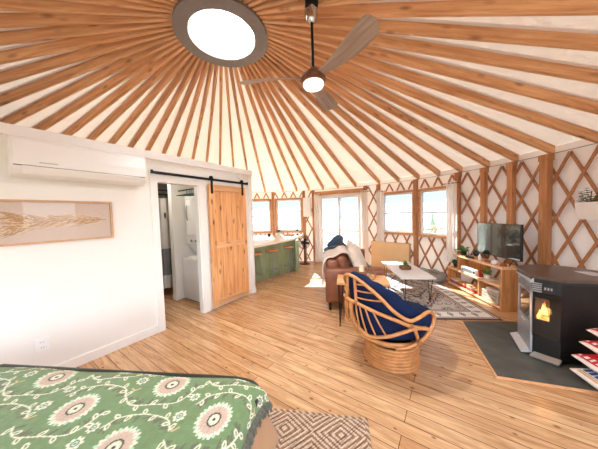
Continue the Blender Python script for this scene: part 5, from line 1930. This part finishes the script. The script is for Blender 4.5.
# ================================================================ HEARTH AND STOVE
bm = BM()
prism(bm, [(2.20, 3.03), (1.765, 1.99), (2.36, 1.80), (3.0, 1.62), (3.45, 1.9), (3.45, 2.6), (2.86, 2.98)][::-1], 0.0005, 0.016)
hp = thing('hearth_pad', 'dark slate hearth pad on the floor beneath the black stove', 'hearth')
obj('slate', bm, 'slate', hp)
bm = BM()
hv = [Vector((2.20, 3.03, 0.009)), Vector((1.765, 1.99, 0.009)), Vector((2.36, 1.80, 0.009)), Vector((3.0, 1.62, 0.009))]
for a, b in zip(hv[:-1], hv[1:]):
    bar(bm, a, b, 0.012, 0.018)
obj('edging', bm, 'table_top', hp)

sv = thing('pellet_stove', 'black and silver pellet stove with a glowing fire window', 'stove')
A_, B_, C_ = (2.584, 2.614), (2.373, 2.266), (2.481, 2.108)
Z0 = 0.0165
body = [A_, B_, C_, (2.98, 2.06), (3.06, 2.36), (2.94, 2.64)]
bm = BM(); prism(bm, body, 0.04, 0.80)
stb_ = obj('body', bm, 'stove_black', sv)
bm = BM(); prism(bm, [(2.61, 2.58), (2.42, 2.27), (2.51, 2.14), (2.95, 2.1), (3.0, 2.34), (2.9, 2.58)], Z0, 0.04)
obj('plinth', bm, 'stove_black', sv)
# rounded top plate
tp_ = [Vector((a, b, 0)) for a, b in ((2.565, 2.655), (2.345, 2.268), (2.468, 2.078))] + smooth_pts([Vector((a, b, 0)) for a, b in ((2.72, 2.02), (2.98, 2.02), (3.10, 2.16), (3.11, 2.42), (2.98, 2.64), (2.76, 2.69))], 5)
bm = BM(); prism(bm, [(p.x, p.y) for p in tp_], 0.832, 0.862); obj('top_plate', bm, 'stove_top', sv)
bm = BM(); prism(bm, [(p.x + (2.7 - p.x) * 0.03, p.y + (2.32 - p.y) * 0.03) for p in tp_], 0.80, 0.832); obj('top_band', bm, 'stove_black', sv)
bm = BM(); prism(bm, [(2.86, 2.18), (3.02, 2.14), (3.0, 2.3), (2.88, 2.34)], 0.862, 0.866); obj('warming_plate', bm, 'steel', sv)
def facet(p, q):
    p, q = Vector((*p, 0)), Vector((*q, 0))
    d = (q - p); L = d.length; d.normalize()
    nrm = Vector((d.y, -d.x, 0))
    if nrm.dot(Vector((2.7, 2.3, 0)) - p) > 0:
        nrm = -nrm
    return Matrix(((d.x, nrm.x, 0, p.x), (d.y, nrm.y, 0, p.y), (0, 0, 1, 0), (0, 0, 0, 1))), L
M1, L1 = facet(A_, B_)
M2, L2 = facet(B_, C_)
# silver facet with its window
bm = BM()
for a, b in (((0, 0, 0.06), (L1, 0.018, 0.36)), ((0, 0, 0.66), (L1, 0.018, 0.685)), ((0, 0, 0.36), (0.028, 0.018, 0.66)), ((L1 - 0.028, 0, 0.36), (L1, 0.018, 0.66))):
    boxab(bm, a, b, M1)
sd = obj('silver_door', bm, 'silver_paint', sv)
bm = BM(); boxab(bm, (0.028, 0.002, 0.36), (L1 - 0.028, 0.008, 0.66), M1); obj('door_glass', bm, plain('mirror_glass', (120, 118, 112), 0.06, 0.85, var=0.02), sd)
bm = BM(); boxab(bm, (L1 * 0.32, 0.018, 0.315), (L1 * 0.62, 0.0195, 0.327), M1); obj('badge', bm, 'white_plastic', sd)
# grille
for k in range(5):
    bm = BM()
    boxab(bm, (0.0, 0.0, 0.70 + 0.02 * k), (L1 + 0.012, 0.022, 0.708 + 0.02 * k), M1)
    boxab(bm, (-0.01, 0.0, 0.70 + 0.02 * k), (L2 * 0.33, 0.018, 0.708 + 0.02 * k), M2)
    obj('louver', bm, 'silver_paint', sv)
bm = BM(); vs = [M1 @ Vector(v) for v in ((-0.01, 0.0, 0.795), (L1 + 0.02, 0.0, 0.795), (L1 + 0.02, 0.035, 0.79), (-0.01, 0.035, 0.79), (-0.01, 0.0, 0.831), (L1 + 0.02, 0.0, 0.831), (L1 + 0.02, 0.01, 0.828), (-0.01, 0.01, 0.828))]
add_mesh(bm, vs, BOXF); obj('visor', bm, 'silver_paint', sv)
bm = BM(); boxab(bm, (L2 * 0.36, 0.0, 0.70), (L2 * 0.78, 0.012, 0.785), M2); cp = obj('control_panel', bm, 'black_plastic', sv)
for k in range(3):
    bm = BM(); boxab(bm, (L2 * (0.42 + 0.11 * k), 0.012, 0.73), (L2 * (0.48 + 0.11 * k), 0.0145, 0.755), M2); obj('button', bm, 'grey_text', cp)
# fire side: frame, firebox, flames, glass
fx0, fx1, fz0, fz1 = L2 * 0.08, L2 * 0.62, 0.415, 0.64
bm = BM()
for a, b in (((0.0, 0, 0.24), (L2, 0.012, fz0)), ((0.0, 0, fz1), (L2, 0.012, 0.69)), ((0.0, 0, fz0), (fx0, 0.012, fz1)), ((fx1, 0, fz0), (L2, 0.012, fz1))):
    boxab(bm, a, b, M2)
fp = obj('fire_door', bm, 'stove_glass', sv)
bm = BM(); boxab(bm, (fx0, 0.0005, fz0), (fx1, 0.002, fz1), M2); obj('firebox', bm, 'firebrick', fp)
def flame(bm, x, z, w, h, lean):
    P_ = [(x - w * 0.5, z), (x - w * 0.52, z + h * 0.3), (x - w * 0.22 + lean * 0.4, z + h * 0.62), (x + lean, z + h), (x + w * 0.28 + lean * 0.5, z + h * 0.6), (x + w * 0.5, z + h * 0.28), (x + w * 0.45, z)]
    Q = [(p.x, p.y) for p in smooth_pts([Vector((a, b, 0)) for a, b in P_], 4)]
    n_ = len(Q)
    vs_f = [M2 @ Vector((a, 0.003, b)) for a, b in Q] + [M2 @ Vector((x + (a - x) * 0.8, 0.009, z + (b - z) * 0.9)) for a, b in Q]
    add_mesh(bm, vs_f, [list(range(n_)), list(range(n_, 2 * n_))[::-1]] + [(i, i + 1, n_ + i + 1, n_ + i) for i in range(n_ - 1)])
for x, w, h, le in ((0.045, 0.03, 0.10, 0.004), (0.066, 0.036, 0.17, 0.006), (0.088, 0.036, 0.19, -0.006), (0.104, 0.022, 0.11, -0.006)):
    bm = BM(); flame(bm, x, fz0 + 0.008, w, h, le); obj('flame', bm, 'flame', fp)
    bm = BM(); flame(bm, x, fz0 + 0.008, w, h, le); obj('flame', bm, 'flame', fp)
bm = BM(); boxab(bm, (fx0, 0.0105, fz0), (fx1, 0.0125, fz1), M2); obj('fire_glass', bm, 'clear', fp)
# ash lips
bm = BM(); vs = [M1 @ Vector(v) for v in ((-0.01, 0.0, 0.045), (L1 - 0.01, 0.0, 0.045), (L1 + 0.0, 0.085, 0.03), (0.0, 0.085, 0.03), (-0.01, 0.0, 0.075), (L1 - 0.01, 0.0, 0.075), (L1, 0.085, 0.045), (0.0, 0.085, 0.045))]
add_mesh(bm, vs, BOXF); obj('ash_lip', bm, 'steel', sv)
bm = BM(); vs = [M2 @ Vector(v) for v in ((0.01, 0.0, 0.045), (L2 + 0.01, 0.0, 0.045), (L2 + 0.0, 0.06, 0.03), (-0.01, 0.06, 0.03), (0.01, 0.0, 0.07), (L2 + 0.01, 0.0, 0.07), (L2, 0.06, 0.042), (-0.01, 0.06, 0.042))]
add_mesh(bm, vs, BOXF); obj('ash_lip', bm, 'galv', sv)

# pellet bags: a stack whose left ends show
def bag(z, h, x0, y0, ang, L, W, label, red):
    t = thing('pellet_bag', label, 'bag', (x0, y0, z), ang, 'stacked pellet bags')
    bm = BM()
    nx, ny = 18, 12
    P_ = {}
    def shape(i, j, sd):
        u, v = 2 * i / nx - 1, 2 * j / ny - 1
        e = max(0.0, (1 - abs(u) ** 5)) ** 0.6 * max(0.0, (1 - abs(v) ** 3.5)) ** 0.55
        return Vector(((u + 1) / 2 * L, (v + 1) / 2 * W, h / 2 + sd * h / 2 * (0.08 + 0.92 * e) + 0.004 * math.sin(5 * u + 7 * v) * e))
    half = {}
    for sd in (1, -1):
        g = [[bm.verts.new(shape(i, j, sd)) for j in range(ny + 1)] for i in range(nx + 1)]
        half[sd] = g
        for i in range(nx):
            for j in range(ny):
                bm.faces.new((g[i][j], g[i + 1][j], g[i + 1][j + 1], g[i][j + 1]))
    a, b = half[1], half[-1]
    rim = [(i, 0) for i in range(nx)] + [(nx, j) for j in range(ny)] + [(i, ny) for i in range(nx, 0, -1)] + [(0, j) for j in range(ny, 0, -1)]
    for k in range(len(rim)):
        (i, j), (i2, j2) = rim[k], rim[(k + 1) % len(rim)]
        bm.faces.new((a[i][j], a[i2][j2], b[i2][j2], b[i][j]))
    o = obj('sack', bm, 'bag_white', t, True, angle=80)
    def patch(nm, mt, i0, i1, j0, j1, lift, lower=False):
        bm = BM()
        g = [[bm.verts.new(shape(i0 + (i1 - i0) * a_ / 24, j0 + (j1 - j0) * b_ / 18, -1 if lower else 1) + Vector((0, -lift * 0.5, lift))) for b_ in range(19)] for a_ in range(25)]
        for a_ in range(24):
            for b_ in range(18):
                bm.faces.new((g[a_][b_], g[a_ + 1][b_], g[a_ + 1][b_ + 1], g[a_][b_ + 1]))
        return obj(nm, bm, mt, t, True)
    if red:
        patch('red_print', 'bag_red', 0.3, nx - 0.3, 0.35, ny - 0.3, 0.004)
        for q in range(9):
            patch('white_lettering', 'bag_white', 1.2 + q * 1.6, 1.9 + q * 1.6 + 0.3 * (q % 2), 0.6, 1.15 + 0.25 * (q % 3), 0.0065)
    else:
        for q in range(3):
            patch('blue_print', 'bag_blue', 2.2 + q * 1.5, 3.2 + q * 1.5, 1.2, 3.2 + (q % 2), 0.004)
        patch('orange_print', 'bag_orange', 1.8, 12.0, 0.3, 0.6, 0.004)
        patch('grey_print', 'grey_text', 1.8, 10.0, 0.75, 0.95, 0.004)
    return t
BANG = math.radians(-102)
for k, (z, x, y, lab, red) in enumerate(((0.018, 2.42, 1.985, 'white bag with blue print at the bottom of the bag stack', False),
                                         (0.128, 2.465, 2.01, 'red and white pellet bag second from the bottom of the stack', True),
                                         (0.243, 2.545, 2.02, 'red and white pellet bag third from the bottom of the stack', True),
                                         (0.358, 2.60, 2.015, 'red and white pellet bag on top of the stack', True))):
    bag(z, 0.113, x, y, BANG, 0.55, 0.42, lab, red)

# planter on the right lattice
pl = thing('wall_planter', 'white wall planter with a small pine sprig hung on the lattice', 'planter')
ap = -2.2
qpl = RP(ap, YR - 0.13)
Mp = Matrix.Translation((qpl.x, qpl.y, 1.38)) @ Matrix.Rotation(math.radians(ap + 90), 4, 'Z')
bm = BM()
rb = [(-0.10, -0.07), (0.10, -0.07), (0.125, -0.04), (0.125, 0.08), (-0.125, 0.08), (-0.125, -0.04)]
t0 = [Mp @ Vector((x * 0.86, y * 0.9, 0.0)) for x, y in rb]
vs = [Mp @ Vector((x * 0.86, y * 0.85 + 0.005, 0.0)) for x, y in rb] + [Mp @ Vector((x * 1.06, y, 0.12)) for x, y in rb] + [Mp @ Vector((x * 1.12, y * 1.05, 0.215)) for x, y in rb]
fs = [list(range(6))[::-1]] + [(i, (i + 1) % 6, 6 + (i + 1) % 6, 6 + i) for i in range(6)] + [(6 + i, 6 + (i + 1) % 6, 12 + (i + 1) % 6, 12 + i) for i in range(6)] + [list(range(12, 18))]
add_mesh(bm, vs, fs)
obj('pot', bm, 'clay_white', pl)
bm = BM(); prism(bm, [(x * 1.0, y * 0.95) for x, y in rb], 0.2152, 0.222, Mp); obj('soil', bm, 'soil', pl)
bm = BM()
for (sx, sy, hgt, lean) in ((-0.055, 0.0, 0.25, -0.02), (0.04, 0.01, 0.17, 0.04), (-0.09, 0.0, 0.11, -0.06), (0.1, 0.0, 0.13, 0.05)):
    for lv in range(7):
        t = lv / 6
        for k in range(12):
            a = random.uniform(0, 2 * PI)
            b0 = Vector((sx + lean * t, sy, 0.21 + hgt * t))
            ln = 0.075 * (1.15 - 0.75 * t)
            d = Vector((math.cos(a), math.sin(a) * 0.8, 0.35)).normalized()
            s = Vector((-math.sin(a), math.cos(a), 0)) * 0.0075
            e = b0 + d * ln
            md_ = b0 + d * ln * 0.5
            add_mesh(bm, [Mp @ v for v in (b0, md_ + s, e, md_ - s, md_ + Vector((0, 0, 0.004)))], [(0, 1, 4), (1, 2, 4), (2, 3, 4), (3, 0, 4)])
obj('foliage', bm, 'pine_needle', pl)
bm = BM()
for sx, sy, hgt in ((-0.055, 0, 0.25), (0.04, 0.01, 0.17)):
    tube(bm, [Mp @ Vector((sx, sy, 0.2)), Mp @ Vector((sx - 0.01, sy, 0.2 + hgt * 0.9))], 0.005, 6)
obj('stem', bm, 'bark', pl, True)

# ================================================================ OUTDOORS
bm = BM()
for k in range(16):
    y = 7.45 + 0.15 * k
    boxab(bm, (-3.5, y, -0.16), (7.5, y + 0.142, -0.12))
struct('floor_deck', bm, 'deck')
dk = thing('deck_railing', 'pale wooden deck railing outside the sliding glass door', 'railing')
bm = BM(); boxab(bm, (-3.5, 9.72, 0.82), (7.5, 9.84, 0.87)); boxab(bm, (-3.5, 9.76, 0.70), (7.5, 9.80, 0.78)); boxab(bm, (-3.5, 9.76, 0.0), (7.5, 9.80, 0.07)); obj('handrail', bm, 'rail_wood', dk)
for k in range(8):
    bm = BM(); box(bm, (-3.4 + k * 1.55, 9.78, 0.36), (0.09, 0.09, 0.96)); obj('post', bm, 'rail_wood', dk)
bm = BM()
for k in range(96):
    box(bm, (-3.4 + k * 0.113, 9.78, 0.38), (0.032, 0.032, 0.64))
obj('balusters', bm, 'rail_wood', dk)
dk.children[-1]['kind'] = 'stuff'
bm = BM()
vs = [(-150, 10.0, -2.0), (150, 10.0, -2.0), (220, 160, -1.5), (-220, 160, -1.5)]
add_mesh(bm, [Vector(v) for v in vs], [(0, 1, 2, 3)])
struct('ground', bm, 'field')
bm = BM()
nh_ = 90
top, bot, mid = [], [], []
for i in range(nh_ + 1):
    x = -240 + 520 * i / nh_
    hgt = 7.2 + 1.8 * math.sin(x * 0.021 + 0.6) + 0.9 * math.sin(x * 0.06) + 0.3 * math.sin(x * 0.19)
    bot.append(bm.verts.new((x, 125, -4))); mid.append(bm.verts.new((x, 150, hgt * 0.55))); top.append(bm.verts.new((x, 175, hgt)))
for i in range(nh_):
    bm.faces.new((bot[i], bot[i + 1], mid[i + 1], mid[i])); bm.faces.new((mid[i], mid[i + 1], top[i + 1], top[i]))
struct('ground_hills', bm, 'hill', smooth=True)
def conifer(x, y, h, label):
    t = thing('conifer_tree', label, 'tree', (x, y, -2.2))
    bm = BM(); tube(bm, [(0, 0, 0), (0, 0, h * 0.95)], [0.09, 0.02], 8); obj('trunk', bm, 'bark', t, True)
    bm = BM()
    for k in range(9):
        z = h * (0.18 + 0.8 * k / 9)
        r = h * 0.26 * (1 - k / 9.5)
        n_ = 14
        c0 = bm.verts.new((0, 0, z + h * 0.13))
        rg = [bm.verts.new((r * (1 if i % 2 else 0.68) * math.cos(2 * PI * i / n_ + k), r * (1 if i % 2 else 0.68) * math.sin(2 * PI * i / n_ + k), z - (0.05 * h if i % 2 else 0))) for i in range(n_)]
        for i in range(n_):
            bm.faces.new((c0, rg[i], rg[(i + 1) % n_]))
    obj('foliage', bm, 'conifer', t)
conifer(8.0, 13.5, 3.7, 'pale green conifer seen through the right window')


# ================================================================ LIGHT
w = bpy.data.worlds.new('world')
SC.world = w
w.use_nodes = True
nt = w.node_tree
bg = nt.nodes['Background']
tc = nt.nodes.new('ShaderNodeTexCoord')
sx = nt.nodes.new('ShaderNodeSeparateXYZ')
nt.links.new(tc.outputs['Generated'], sx.inputs[0])
rp = nt.nodes.new('ShaderNodeValToRGB')
mz = nt.nodes.new('ShaderNodeMath'); mz.operation = 'MULTIPLY_ADD'
mz.inputs[1].default_value = 0.5; mz.inputs[2].default_value = 0.5
nt.links.new(sx.outputs['Z'], mz.inputs[0])
rp.color_ramp.elements[0].position = 0.492           # pale ground below the horizon
rp.color_ramp.elements[0].color = (0.20, 0.185, 0.165, 1)
rp.color_ramp.elements[1].position = 0.5
rp.color_ramp.elements[1].color = (0.90, 0.95, 1.0, 1)
e_ = rp.color_ramp.elements.new(0.78)
e_.color = (0.52, 0.72, 1.0, 1)
nt.links.new(mz.outputs[0], rp.inputs['Fac'])
nt.links.new(rp.outputs['Color'], bg.inputs['Color'])
bg.inputs['Strength'].default_value = SKY

sd_ = bpy.data.lights.new('sun', 'SUN')
sd_.energy = SUN
sd_.angle = 0.012
sd_.color = (1.0, 0.95, 0.86)
so = bpy.data.objects.new('sun', sd_)
COL.objects.link(so)
so.rotation_euler = Vector((0.22, -1.0, -0.72)).to_track_quat('-Z', 'Y').to_euler()
so.location = (0, 20, 15)

def point(name, loc, e, col=(1, 0.9, 0.78), r=0.08):
    l = bpy.data.lights.new(name, 'POINT')
    l.energy = e; l.color = col; l.shadow_soft_size = r
    o = bpy.data.objects.new(name, l)
    COL.objects.link(o); o.location = loc
    return o
point('bathroom_fill', PW(1.7, 0.9, 2.25), BATH)  # unseen light added to brighten the bathroom
point('fire_glow', M2 @ Vector((L2 * 0.45, 0.06, 0.5)), 0.6, (1.0, 0.45, 0.12), 0.05)
fl_ = bpy.data.lights.new('fan_lamp', 'AREA')
fl_.shape = 'DISK'; fl_.size = 0.19; fl_.energy = FANL; fl_.color = (0.96, 0.98, 1.0)
fo = bpy.data.objects.new('fan_lamp', fl_)
COL.objects.link(fo); fo.location = (0.178, 2.2, 2.742)

SC.view_settings.view_transform = 'Standard'
SC.view_settings.look = 'None'
SC.view_settings.exposure = EXPO
SC.view_settings.gamma = 1.0
SC.view_settings.use_curve_mapping = False
SC.cycles.max_bounces = 10
SC.cycles.diffuse_bounces = 6
SC.cycles.transparent_max_bounces = 12
SC.cycles.sample_clamp_indirect = 6.0
